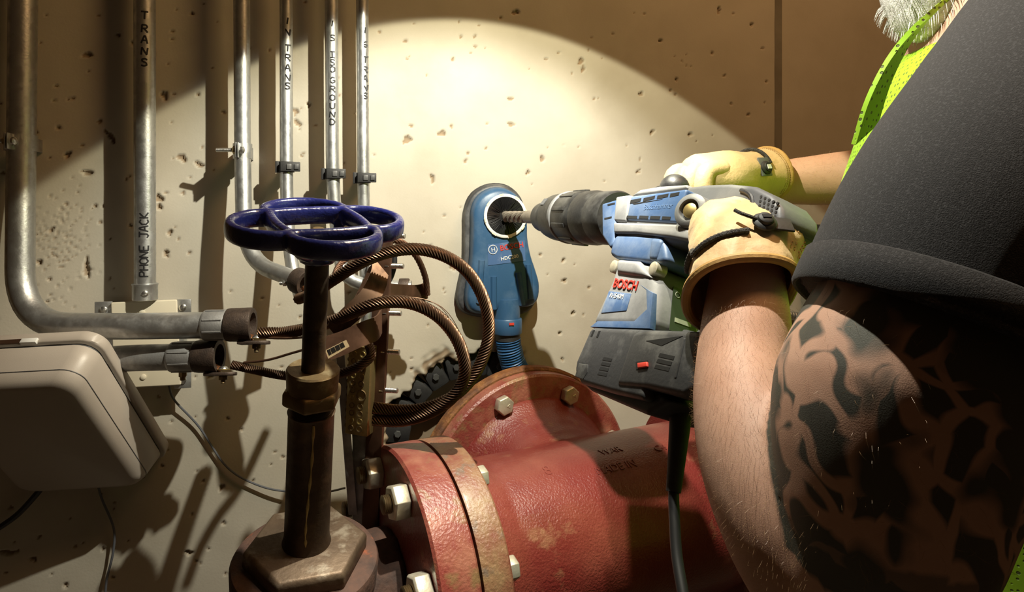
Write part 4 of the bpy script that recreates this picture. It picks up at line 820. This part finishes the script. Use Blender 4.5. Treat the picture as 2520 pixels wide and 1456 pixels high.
# rating label on the dark rear side of the motor
rw = DA
def rear(px, py, base):                                # pixel -> rear face plane of the motor
    r = ray(px, py); k = ((base - CAM) @ rear_n) / (r @ rear_n); return CAM + r * k
b_top, b_bot = dr(1611, 700, .037), dr(1600, 806, .037); rear_n = unit(np.cross(DN, b_top - b_bot)); rear_n = rear_n if rear_n @ DA > 0 else -rear_n
rb_ = b_bot + rear_n * .0006; re1 = -DN; re2 = unit(np.cross(rear_n, re1)); re2 = re2 if re2 @ UP > 0 else -re2
lo = b_bot + re1 * .022 + re2 * .004
part('rating_label', MB().prism([lo, lo + re1 * .032, lo + re1 * .032 + re2 * .045, lo + re2 * .045], rear_n * .0012), 'label_dark', mo)
xdir = re1 if np.dot(np.cross(re1, re2), rear_n) > 0 else -re1
part('rating_brand', text_mb('BOSCH', lo + re1 * .011 + re2 * .036 + rear_n * .0016, re1, re2, .005, .0004), 'label_strip', mo)
part('rating_logo', MB().tube(ringpath(lo + re1 * .006 + re2 * .038 + rear_n * .0014, re1, re2, .0028, 20), .0004, 6, closed=True), 'label_strip', mo)
part('rating_model', text_mb('RH540M', lo + re1 * .011 + re2 * .030 + rear_n * .0016, re1, re2, .0028, .0004), 'label_strip', mo)
part('rating_strip', MB().box(lo + re1 * .015 + re2 * .012 + rear_n * .0014, re1 * .010, re2 * .0022, rear_n * .0004), 'label_strip', mo)
# black motor cap and switch housing
cap = slab('motor_cap', [(1453, 803), (1600, 808), (1585, 985), (1500, 965), (1425, 942), (1411, 915), (1416, 888)], .0405, 'dusty_black', bevel=.006, seg=3)
slab('cap_base', [(1413, 925), (1450, 960), (1590, 1020), (1605, 1010), (1650, 985), (1600, 940), (1480, 930)], .030, 'black_rubber', bevel=.005)
slab('cap_recess', [(1424, 893), (1447, 896), (1446, 916), (1434, 934), (1414, 926)], .0409, 'chuck_black', cap, bevel=.001, w2=.039)
for k in range(4): slab('vent_slot', [(1486 - k * 4, 878 + k * 12), (1506 - k * 4, 882 + k * 12), (1504 - k * 4, 889 + k * 12), (1482 - k * 4, 885 + k * 12)], .0408, 'vent', cap, bevel=0, w2=.039)
for k in range(2): slab('vent_slot', [(1459 + k * 14, 812 + k * 2), (1463 + k * 14, 812 + k * 2), (1457 + k * 14, 828 + k * 2), (1453 + k * 14, 827 + k * 2)], .0408, 'vent', cap, bevel=0, w2=.039)
sw = slab('switch_housing', [(1556, 815), (1590, 808), (1722, 812), (1735, 850), (1725, 950), (1680, 975), (1590, 955), (1512, 948)], .043, 'dusty_black', bevel=.006, seg=3, w2=.0)
slab('slot_recess', [(1590, 838), (1680, 826), (1628, 850)], .0433, 'vent', sw, bevel=0, w2=.042)
slab('panel_edge', [(1680, 832), (1686, 832), (1664, 930), (1658, 930)], .0436, 'dusty_black', sw, bevel=.001, w2=.042)
for k in range(3): slab('vent_slot', [(1624 - k * 5, 868 + k * 14), (1660 - k * 6, 876 + k * 14), (1657 - k * 6, 885 + k * 14), (1620 - k * 5, 877 + k * 14)], .0433, 'vent', sw, bevel=0, w2=.042)
slab('red_switch', [(1567, 892), (1591, 889), (1592, 902), (1568, 906)], .0450, 'red_print', sw, bevel=.001, w2=.042)
slab('switch_well', [(1564, 890), (1594, 886), (1594, 905), (1565, 909)], .0434, 'vent', sw, bevel=0, w2=.042)
# lower bridge back to the handle and cord
part('lower_bridge', MB().tube([dr(1690, 880, .01), dr(1740, 880, 0), dr(1770, 850, 0)], [.026, .024, .021], 20), 'dusty_black', drill)
cs = [dr(1672, 930, 0), dr(1676, 1000, 0), dr(1668, 1100, 0), dr(1657, 1210, 0)]
part('cord_strain_relief', MB().tube(smooth_path(cs, 30), np.linspace(.0125, .0066, 31)[:len(smooth_path(cs, 30))], 16), 'black_rubber', drill)
cdp = smooth_path([dr(1657, 1200, 0), dr(1660, 1280, 0), dr(1666, 1370, 0), dr(1684, 1480, 0), dr(1700, 1600, 0), dr(1705, 1700, 0)], 40)
part('power_cord', MB().tube(cdp, .0048, 12), 'cord_black', drill)
# side handle going to the far side
hb0 = H0 + DA * at(1505); hd_ = unit(-s0 * .93 + u0 * .32 + DA * .1); shp = [hb0 + hd_ * t for t in (.03, .07, .10, .20)]
part('side_handle', MB().tube(resample(np.array([hb0 + hd_ * .05, hb0 + hd_ * .20]), .01), .018, 20), 'chuck_black', drill)
kn = PF(1660, 462, .76); part('side_handle_knob', MB().sphere(kn, (.0165, .0165, .0155), 24, 12), 'chuck_black', drill)
# ================================================================== WORKER
def CF(r, f, u): return CAM + RT * r + FW * f + UP * u
def limb(mb, pts, rad, n=20, k=40):
    p = smooth_path(np.array(pts), k); s = np.linspace(0, 1, len(p)); r = np.interp(s, np.linspace(0, 1, len(rad)), rad)
    return mb.tube(p, r, n).sphere(p[0], rad[0], n, 10).sphere(p[-1], rad[-1], n, 10)
def rings_loft(mb, rows, n=40):                         # rows: right, fw, up, half depth (right), half width (fw)
    th = np.linspace(0, 2 * np.pi, n, endpoint=False)
    return mb.loft([[CF(r + a * math.cos(t), f + b * math.sin(t), u) for t in th] for r, f, u, a, b in rows])
nw = PF(1838, 660, .605); fore = [PF(1838, 560, .63), PF(1838, 680, .60), PF(1836, 790, .565), PF(1832, 900, .54), PF(1842, 1010, .51), PF(1885, 1150, .475), PF(1968, 1300, .445), PF(2075, 1460, .425)]
fr = [.026, .0315, .0355, .0375, .0405, .0445, .049, .050]
uarm = [PF(2075, 1460, .425), PF(2165, 1350, .405), PF(2195, 1200, .405), PF(2215, 1000, .415), PF(2305, 800, .427), PF(2430, 600, .447), PF(2570, 300, .478), PF(2600, 130, .52)]
ur = [.050, .056, .066, .074, .071, .070, .074, .075]
farm = [PF(1790, 437, .93), PF(1895, 447, .94), PF(1980, 445, .93), PF(2100, 438, .91), PF(2240, 440, .89), PF(2400, 450, .87)]
frr = [.026, .0285, .033, .0375, .041, .042]
fup = [PF(2400, 450, .87), CF(.585, .87, .06), CF(.54, .85, .13)]
# ---- body (one continuous skin)
bd_ = MB(); limb(bd_, fore, fr, 24, 60); limb(bd_, uarm, ur, 28, 60); limb(bd_, farm, frr, 20, 40); limb(bd_, fup, [.045, .05, .055], 18, 20)
rings_loft(bd_, [(.50, .68, .20, .07, .13), (.495, .68, .09, .105, .165), (.48, .68, 0, .112, .165), (.475, .68, -.12, .115, .16), (.475, .68, -.27, .108, .15), (.485, .68, -.45, .105, .16), (.49, .68, -.55, .10, .16)])
limb(bd_, [CF(.50, .68, .16), CF(.485, .68, .23), CF(.475, .685, .28)], [.075, .062, .06])
hc = CF(.465, .685, .335); fd = unit(-RT * .93 - UP * .36); hu = unit(UP - fd * (UP @ fd)); hs = np.cross(fd, hu)
bd_.sphere(hc + hu * .015, (.094, .075, .088), 28, 18, fd, hs, hu); bd_.sphere(hc + fd * .035 - hu * .055, (.05, .055, .055), 22, 14, fd, hs, hu)
bd_.sphere(hc + fd * .097 - hu * .012, (.017, .013, .020), 12, 8, fd, hs, hu)       # nose
bd_.tube([hc + fd * .088 + hu * .025, hc + fd * .103 - hu * .016], [.008, .012], 10)
for sg_ in (-1, 1):
    bd_.sphere(hc + hs * sg_ * .076 - hu * .008, (.018, .008, .030), 12, 8, fd, hs, hu)  # ears
    bd_.sphere(hc + fd * .080 + hs * sg_ * .030 + hu * .028, (.016, .024, .008), 10, 8, fd, hs, hu)
bd_.sphere(hc + fd * .082 - hu * .058, (.012, .024, .008), 12, 8, fd, hs, hu)        # lips
for sd_ in (-1, 1):
    limb(bd_, [CF(.49, .68 + sd_ * .085, -.5), CF(.47, .68 + sd_ * .10, -.85), CF(.49, .68 + sd_ * .10, -1.26)], [.085, .062, .045], 18, 20)
    limb(bd_, [CF(.50, .68 + sd_ * .10, -1.29), CF(.40, .68 + sd_ * .11, -1.315)], [.045, .034], 14, 10)
# hands inside the gloves
ew = unit(fore[1] - fore[3]); hv = unit(np.cross(RT, ew)); hv = hv if hv @ UP > 0 else -hv
limb(bd_, [fore[0] - ew * .01, fore[0] + ew * .012], [.026, .022], 14, 8)
body = remesh(bd_, .0042, 5, 'person_body')
nv = len(body.vertices); co = np.empty(nv * 3); body.vertices.foreach_get('co', co); co = co.reshape(-1, 3)
def seg_param(path, rad):
    p = smooth_path(np.array(path), 40); r = np.interp(np.linspace(0, 1, len(p)), np.linspace(0, 1, len(rad)), rad); best = np.full(nv, 9.); s = np.zeros(nv)
    for i, (q, rr_) in enumerate(zip(p, r)):
        d = np.linalg.norm(co - q, axis=1) / rr_; m = d < best; best[m] = d[m]; s[m] = i / (len(p) - 1)
    return best, s
du, su = seg_param(uarm, ur); df, sf = seg_param(fore, fr)
ink = np.minimum((su - .155) / .16, (df - du) / .30); ink[du > 1.6] = -1
at_ = body.attributes.new('ink', 'FLOAT', 'POINT'); at_.data.foreach_set('value', np.clip(.5 + .5 * ink, 0, 1).astype(np.float32))
person = thing('person', 'person in black t-shirt and lime vest drilling, tattooed near arm, tan leather gloves', 'person', CF(.48, .68, -1.35))
person.location.z = 0
bo = part('body', body, 'skin', person)
# eyes, hair, beard
for sg_ in (-1, 1):
    e_ = part('eye', MB().sphere(hc + fd * .082 + hs * sg_ * .030 + hu * .012, .0115, 14, 10), 'eye_white', person); part('iris', MB().sphere(hc + fd * .0888 + hs * sg_ * .030 + hu * .012, .0055, 10, 8), 'iris', e_)
hr_ = MB(); hr_.sphere(hc + hu * .030 - fd * .016, (.090, .080, .085), 28, 16, fd, hs, hu); part('hair', remesh(hr_, .005, 3, 'hair'), 'hair_grey', person)
bdm = MB(); bc0 = CF(.428, .700, .232); bdm.sphere(bc0, (.046, .048, .052), 24, 16, fd, hs, hu); bdm.sphere(bc0 - UP * .024 - RT * .004, (.033, .036, .034), 20, 12); bdm.sphere(hc + fd * .06 - hu * .06, (.045, .062, .045), 20, 12, fd, hs, hu)
part('beard', remesh(bdm, .004, 3, 'beard'), 'hair_grey', person, label='grey-white beard')
hh_ = MB()
for k in range(700):
    a, b = rng.uniform(0, 2 * np.pi), rng.uniform(.25, 1.0); dq = unit(fd * math.cos(a) * b + hs * math.sin(a) * b - hu * rng.uniform(.0, 1.0)); q0 = bc0 + dq * .046; hh_.tube([q0, q0 + dq * .005 - UP * .003, q0 + dq * .008 - UP * .009], [.0003, .0003, .0001], 3)
part('beard_hair', hh_, 'hair_grey', person, stuff=True)
# ---- shirt
sh = MB()
slv = [PF(2800, 60, .60), PF(2725, 90, .52), PF(2612, 300, .468), PF(2455, 560, .434), PF(2330, 840, .424)]; sr = [.08, .093, .096, .094, .094]
p_ = smooth_path(np.array(slv), 40); r_ = np.interp(np.linspace(0, 1, len(p_)), np.linspace(0, 1, len(sr)), sr)
sh.tube(p_, r_, 36).sphere(p_[0], sr[0], 20, 12)
fs_ = [CF(.54, .82, .15), CF(.575, .865, .10), CF(.585, .875, .06)]; limb(sh, fs_, [.085, .075, .068], 20, 14)
SHT = [(.555, .68, .215, .08, .10), (.55, .68, .19, .10, .165), (.535, .68, .14, .118, .185), (.514, .68, .09, .123, .188), (.492, .68, .02, .130, .185), (.490, .68, -.08, .135, .18), (.472, .68, -.20, .130, .172), (.480, .68, -.32, .122, .170), (.487, .68, -.47, .120, .175), (.49, .68, -.60, .125, .18)]
rings_loft(sh, SHT); limb(sh, [CF(.53, .62, .14), CF(.50, .54, .12), PF(2725, 90, .52)], [.09, .09, .095], 20, 14)
shirt = part('t_shirt', remesh(sh, .0045, 6, 't_shirt'), 'shirt', person)
# hem fold and stitched line round the near sleeve
tz = unit(p_[-1] - p_[-4]); h1 = unit(np.cross(tz, RT)); h2 = np.cross(tz, h1)
part('sleeve_hem', MB().loft([ringpath(p_[-1] + tz * a, h1, h2, r, 48) for a, r in ((-.023, .0945), (-.0215, .0965), (-.010, .0967), (.001, .0963), (.003, .0947), (.002, .0930), (-.012, .0925))], False, False), 'shirt', shirt, angle=80)
# ---- hi-vis vest, a shell round the torso
def shell(rows, th0, th1, n, t):
    a = np.linspace(th0, th1, n); out = []
    for r, f, u, ar, af in rows:
        o_ = [CF(r + (ar + t) * math.cos(q), f + (af + t) * math.sin(q), u) for q in a]; i_ = [CF(r + (ar + t - .004) * math.cos(q), f + (af + t - .004) * math.sin(q), u) for q in a[::-1]]; out.append(o_ + i_)
    return MB().loft(out)
def fine(rows, k=4):
    R_ = np.array(rows); return [tuple(x) for x in smooth_path2(R_, k)]
def smooth_path2(p, k):
    t = np.arange(len(p)); tt = np.linspace(0, len(p) - 1, (len(p) - 1) * k + 1); return np.stack([np.interp(tt, t, p[:, c]) for c in range(p.shape[1])], 1)
vr = [(r, f, u, a * 1.04 + .006 * math.sin(i * 1.7), b * 1.02) for i, (r, f, u, a, b) in enumerate(SHT[1:-1])]
part('vest', shell(fine(vr), math.pi * .60, math.pi * 2.40, 60, .010), 'vest', person, label='lime yellow mesh safety vest', angle=70)
bt_ = [CF(r + (a + .012) * math.cos(math.pi * .62), f + (b + .012) * math.sin(math.pi * .62), u) for r, f, u, a, b in fine(vr)]
part('vest_binding', MB().tube(np.array(bt_), .005, 8), 'vest_binding', person)
part('vest_strap', ribbon([PF(2128, 330, .575), PF(2165, 215, .565), PF(2225, 105, .560), PF(2310, 15, .560), PF(2430, -70, .580), PF(2560, -90, .62)], unit(RT * .72 + UP * .55 + FW * .3), .016, .002), 'vest', person, angle=80)
tr = MB()
rings_loft(tr, [(.487, .68, -.46, .118, .172), (.49, .68, -.58, .122, .18), (.49, .68, -.66, .11, .175)])
for sd_ in (-1, 1): limb(tr, [CF(.49, .68 + sd_ * .088, -.55), CF(.475, .68 + sd_ * .10, -.85), CF(.49, .68 + sd_ * .10, -1.24)], [.098, .078, .065], 20, 20)
part('trousers', remesh(tr, .007, 5, 'trousers'), 'trousers', person)
bt2 = None
for sd_ in (-1, 1):
    sb = MB(); limb(sb, [CF(.50, .68 + sd_ * .10, -1.20), CF(.50, .68 + sd_ * .10, -1.30)], [.058, .052], 16, 8); limb(sb, [CF(.50, .68 + sd_ * .10, -1.30), CF(.43, .68 + sd_ * .108, -1.305), CF(.37, .68 + sd_ * .115, -1.312)], [.05, .045, .038], 16, 10); part('boot', remesh(sb, .006, 3, 'boot'), 'bushing', person)
# ---- near glove: palm and cuff lofted along the wrist direction
GE = unit(PF(1838, 560, .63) - PF(1838, 790, .565)); GV = unit(np.cross(RT, GE)); GV = GV if GV @ UP > 0 else -GV
gc0 = PF(1822, 690, .585)
rowsg = [  # along, shift right, half right-left, shift v, half v
    (-.012, -.001, .0455, .004, .046), (0, 0, .0455, .003, .0465), (.010, .0015, .0460, .002, .0460), (.022, .005, .0495, .001, .0450), (.036, .0075, .0525, 0, .0435), (.050, .0070, .0520, -.002, .0410), (.064, .001, .0470, -.005, .0365), (.077, -.006, .0390, -.009, .0310), (.087, -.011, .0300, -.012, .0250), (.095, -.013, .020, -.014, .0165), (.099, -.013, .008, -.015, .006)]
def gring(row, k=1.0, n=90, wob=0):
    a_, sx, hx_, sv, hv_ = row; th = np.linspace(0, 2 * np.pi, n, endpoint=False); out = []
    for t in th:
        c_, s_ = math.cos(t), math.sin(t); w_ = 1 + wob * math.sin(3 * t + a_ * 90)
        flare = max(0, -s_) * max(0, .012 - a_) * .55                                     # palm-side gauntlet hangs lower
        out.append(gc0 + GE * (a_ - flare) + RT * (sx + hx_ * k * w_ * math.copysign(abs(c_) ** .85, c_)) + GV * (sv + hv_ * k * w_ * math.copysign(abs(s_) ** .9, s_)))
    return out
fine_rows = [tuple(x) for x in smooth_path2(np.array(rowsg), 6)]
outer = [gring(r, 1, wob=.012) for r in fine_rows]; inner = [gring(r, .93) for r in fine_rows[:26]][::-1]
ng = thing('tmp', 'x', 'x', (0, 0, 0)); bpy.data.objects.remove(ng)
glove = part('glove', MB().loft(inner + outer, cap0=True), 'leather', person, label='tan leather work glove on the near hand', angle=70)
from mathutils import noise as mnoise
def crumple(o, k=1.0):
    org = np.array(root_origin(o.parent))
    for v in o.data.vertices:
        p = Vector(v.co) + Vector(org); d = mnoise.noise(p * 38) * .0022 + mnoise.noise(p * 95) * .0009 + abs(mnoise.noise(p * 55 + Vector((5, 1, 2)))) * -.0022
        v.co += v.normal * d * k
crumple(glove)
part('cuff_binding', MB().tube(np.array(gring(rowsg[0], .975)), .0042, 10, closed=True), 'leather_edge', glove)
# four fingers closed round the grip on the far side, thumb over the top
gk = gc0 + GE * .072
for k in range(4):
    o_ = GV * (.020 - .019 * k) - RT * .008; b0 = gk + o_ + FW * .006 - GE * .012
    limb(fm := MB(), [b0, b0 + FW * .030 - RT * .012, b0 + FW * .052 + RT * .006, b0 + FW * .050 + RT * .030, b0 + FW * .032 + RT * .040 * (1 - .06 * abs(k - 1))], [.0125, .012, .0115, .011, .010], 14, 20); part('glove_finger', fm, 'leather', glove, angle=80)
limb(fm := MB(), [gk + RT * .026 - GE * .02, gk + RT * .032 + FW * .024 - GE * .01, gk + RT * .020 + FW * .046], [.016, .0145, .0115], 14, 14); part('glove_thumb', fm, 'leather', glove, angle=80)
def gsurf(a_, th, off=.0008):                           # point on the glove surface
    i = np.interp(a_, [r[0] for r in rowsg], range(len(rowsg))); lo, hi = int(math.floor(i)), min(int(math.floor(i)) + 1, len(rowsg) - 1); fr_ = i - lo; row = [rowsg[lo][c] * (1 - fr_) + rowsg[hi][c] * fr_ for c in range(5)]
    c_, s_ = math.cos(th), math.sin(th); flare = max(0, -s_) * max(0, .012 - row[0]) * .55; w_ = 1 + .012 * math.sin(3 * th + row[0] * 90)
    p0 = gc0 + GE * (row[0] - flare) + RT * row[1] + GV * row[3]; p1 = p0 + RT * row[2] * w_ * math.copysign(abs(c_) ** .85, c_) + GV * row[4] * w_ * math.copysign(abs(s_) ** .9, s_); return p1 + unit(p1 - p0) * off
cpath = np.array([gsurf(.016 + .006 * (t > 2.9), t, .0018) for t in np.linspace(1.70, 3.5, 50)])
part('elastic_cord', MB().tube(cpath, [.0024 + .0004 * (i % 2) for i in range(len(cpath))], 8), 'cord_weave', glove)
def frame_at(a_, th):
    p = gsurf(a_, th); n = unit(np.cross(gsurf(a_, th + .05) - gsurf(a_, th - .05), gsurf(a_ + .004, th) - gsurf(a_ - .004, th))); ctr = gc0 + GE * a_; n = n if n @ (p - ctr) > 0 else -n; return p, n
p, n = frame_at(.024, 1.55); t1 = unit(RT - n * (RT @ n)); t2 = np.cross(n, t1)
part('lock_tab', MB().box(p + t1 * .010 + n * .0016, t1 * .013 - t2 * .002, t2 * .0075, n * .0012), 'black_rubber', glove, bevel=.0008)
lk = part('cord_lock', MB().lathe([(0, .0098), (.002, .0100), (.0035, .0085), (.004, .0068), (.0065, .0062), (.0075, .005), (.0078, .002)], p + n * .002, n, 28), 'black_rubber', glove)
part('lock_slot', MB().box(p + n * .0100, t1 * .0035, t2 * .0018, n * .0006), 'vent', lk)
part('cord_tail', MB().tube(smooth_path([p + n * .003, p - t1 * .010 + t2 * .002 + n * .006, p - t1 * .018 + t2 * .008 + n * .005, p - t1 * .022 + t2 * .013 + n * .004], 16), .0016, 8), 'cord_weave', glove)
for th in (.86, .74, .52, .44):
    q = [gsurf(a_, th + (.045 - a_) * 1.2, .0003) for a_ in np.linspace(.004, .075, 36)]
    sm = MB()
    for i in range(0, len(q) - 1, 2): sm.tube([q[i], q[i + 1]], .0005, 5)
    part('stitching', sm, 'stitch', glove, stuff=True)
# ---- far glove on the side handle
fg0, fg1 = PF(1885, 430, .93), PF(1700, 440, .86); FA = unit(fg1 - fg0); fv = unit(UP - FA * (UP @ FA)); fs2 = np.cross(FA, fv)
FL = np.linalg.norm(fg1 - fg0)
rowf = [(0, .041, .036), (.004, .042, .037), (.02, .036, .034), (.035, .034, .033), (.055, .038, .034), (.075, .041, .035), (.095, .040, .035), (FL * .93, .034, .03), (FL, .022, .02), (FL + .006, .008, .008)]
def fring(r, k=1, n=36):
    th = np.linspace(0, 2 * np.pi, n, endpoint=False); return [fg0 + FA * r[0] + fs2 * r[1] * k * math.cos(t) * (1 + .02 * math.sin(4 * t + r[0] * 60)) + fv * r[2] * k * math.sin(t) for t in th]
rf = [tuple(x) for x in smooth_path2(np.array(rowf), 3)]
fgl = part('glove', MB().loft([fring(r, .92) for r in rf[:10]][::-1] + [fring(r) for r in rf], True), 'leather', person, label='tan leather work glove on the far hand', angle=70)
crumple(fgl)
part('cuff_binding', MB().tube(np.array(fring(rowf[0], .98)), .0038, 10, closed=True), 'leather_edge', fgl)
for k in range(4):
    b0 = fg0 + FA * (FL * .80 + .006 * (k % 2)) + fs2 * (.024 - .016 * k) * -1 + fv * .010
    limb(fm := MB(), [b0, b0 + FA * .026 - fv * .004, b0 + FA * .030 - fv * .028, b0 + FA * .008 - fv * .042], [.0125, .012, .0115, .0105], 14, 16); part('glove_finger', fm, 'leather', fgl, angle=80)
limb(fm := MB(), [fg0 + FA * .07 - fv * .012, fg0 + FA * .10 - fv * .030, fg0 + FA * .118 - fv * .040], [.016, .0145, .012], 14, 12); part('glove_thumb', fm, 'leather', fgl, angle=80)
camd = unit(CAM - fg0); camd = unit(camd - FA * (camd @ FA)); ang0 = math.atan2(camd @ fv, camd @ fs2)
def fsurf(a_, th, off=.001):
    hx_ = np.interp(a_, [r[0] for r in rowf], [r[1] for r in rowf]); hy_ = np.interp(a_, [r[0] for r in rowf], [r[2] for r in rowf]); d_ = fs2 * hx_ * math.cos(th) + fv * hy_ * math.sin(th); return fg0 + FA * a_ + d_ + unit(d_) * off
sgn = 1 if (fsurf(.03, ang0 + .3) - fsurf(.03, ang0))[2] > 0 else -1
p = fsurf(.046, ang0 + sgn * .30); n = unit(p - (fg0 + FA * .046)); t1 = FA; t2 = np.cross(n, t1)
tb2 = part('lock_tab', MB().box(p + n * .001 - t2 * 0, t1 * .0095, t2 * .0125, n * .0012), 'drill_grey', fgl, bevel=.001)
lk2 = part('cord_lock', MB().lathe([(0, .0088), (.002, .009), (.0035, .0075), (.004, .0065), (.0055, .006)], p + n * .002 + t2 * .002, n, 24), 'black_rubber', fgl); part('lock_slot', MB().box(p + n * .0082 + t2 * .002, t1 * .0032, t2 * .0028, n * .0006), 'white_print', lk2)
part('elastic_cord', MB().tube(np.array([fsurf(.030, ang0 + sgn * t, .0018) for t in np.linspace(.45, 2.0, 30)]), .0024, 8), 'cord_weave', fgl)
for a_ in (.006, .0085):
    sm = MB(); q = [fsurf(a_, ang0 + sgn * t, .0003) for t in np.linspace(-.8, 1.6, 60)]
    for i in range(0, 58, 2): sm.tube([q[i], q[i + 1]], .00045, 5)
    part('stitching', sm, 'stitch', fgl, stuff=True)
# ---- arm hair
co = np.empty(len(bo.data.vertices) * 3); bo.data.vertices.foreach_get('co', co); co = co.reshape(-1, 3) + np.array(person.location)
no = np.empty(len(bo.data.vertices) * 3); bo.data.vertices.foreach_get('normal', no); no = no.reshape(-1, 3)
hm = MB(); cand = np.where(((df < 1.25) & (sf > .10) & (sf < .95)) | ((du < 1.2) & (su > .1) & (su < .62) & (rng.random(len(du)) < .12)))[0]
far_ = np.where((co[:, 2] > HC - .02) & (np.abs((co - CAM) @ FW - .92) < .06) & (((co - CAM) @ RT) > .36) & (((co - CAM) @ RT) < .49))[0]
axis_f = unit(fore[1] - fore[5])
for idx, cnt in ((cand, 9500), (far_, 1100)):
    for i in rng.choice(idx, min(cnt, len(idx)), replace=False):
        n_ = no[i]; t_ = unit((axis_f if idx is cand else unit(farm[1] - farm[3])) * -1 * rng.uniform(-.2, 1) + RT * rng.normal(0, .5) + UP * rng.normal(0, .5)); t_ = unit(t_ - n_ * (t_ @ n_)); L_ = rng.uniform(.004, .010); q = co[i]
        pts = [q - n_ * .0005, q + n_ * L_ * .35 + t_ * L_ * .35, q + n_ * L_ * .42 + t_ * L_ * .95]; s_ = unit(np.cross(n_, t_)) * .00005
        hm.add([pts[0] - s_, pts[0] + s_, pts[1] + s_, pts[1] - s_, pts[2]], [(0, 1, 2, 3), (3, 2, 4)])
part('arm_hair', hm, 'arm_hair', person, stuff=True)
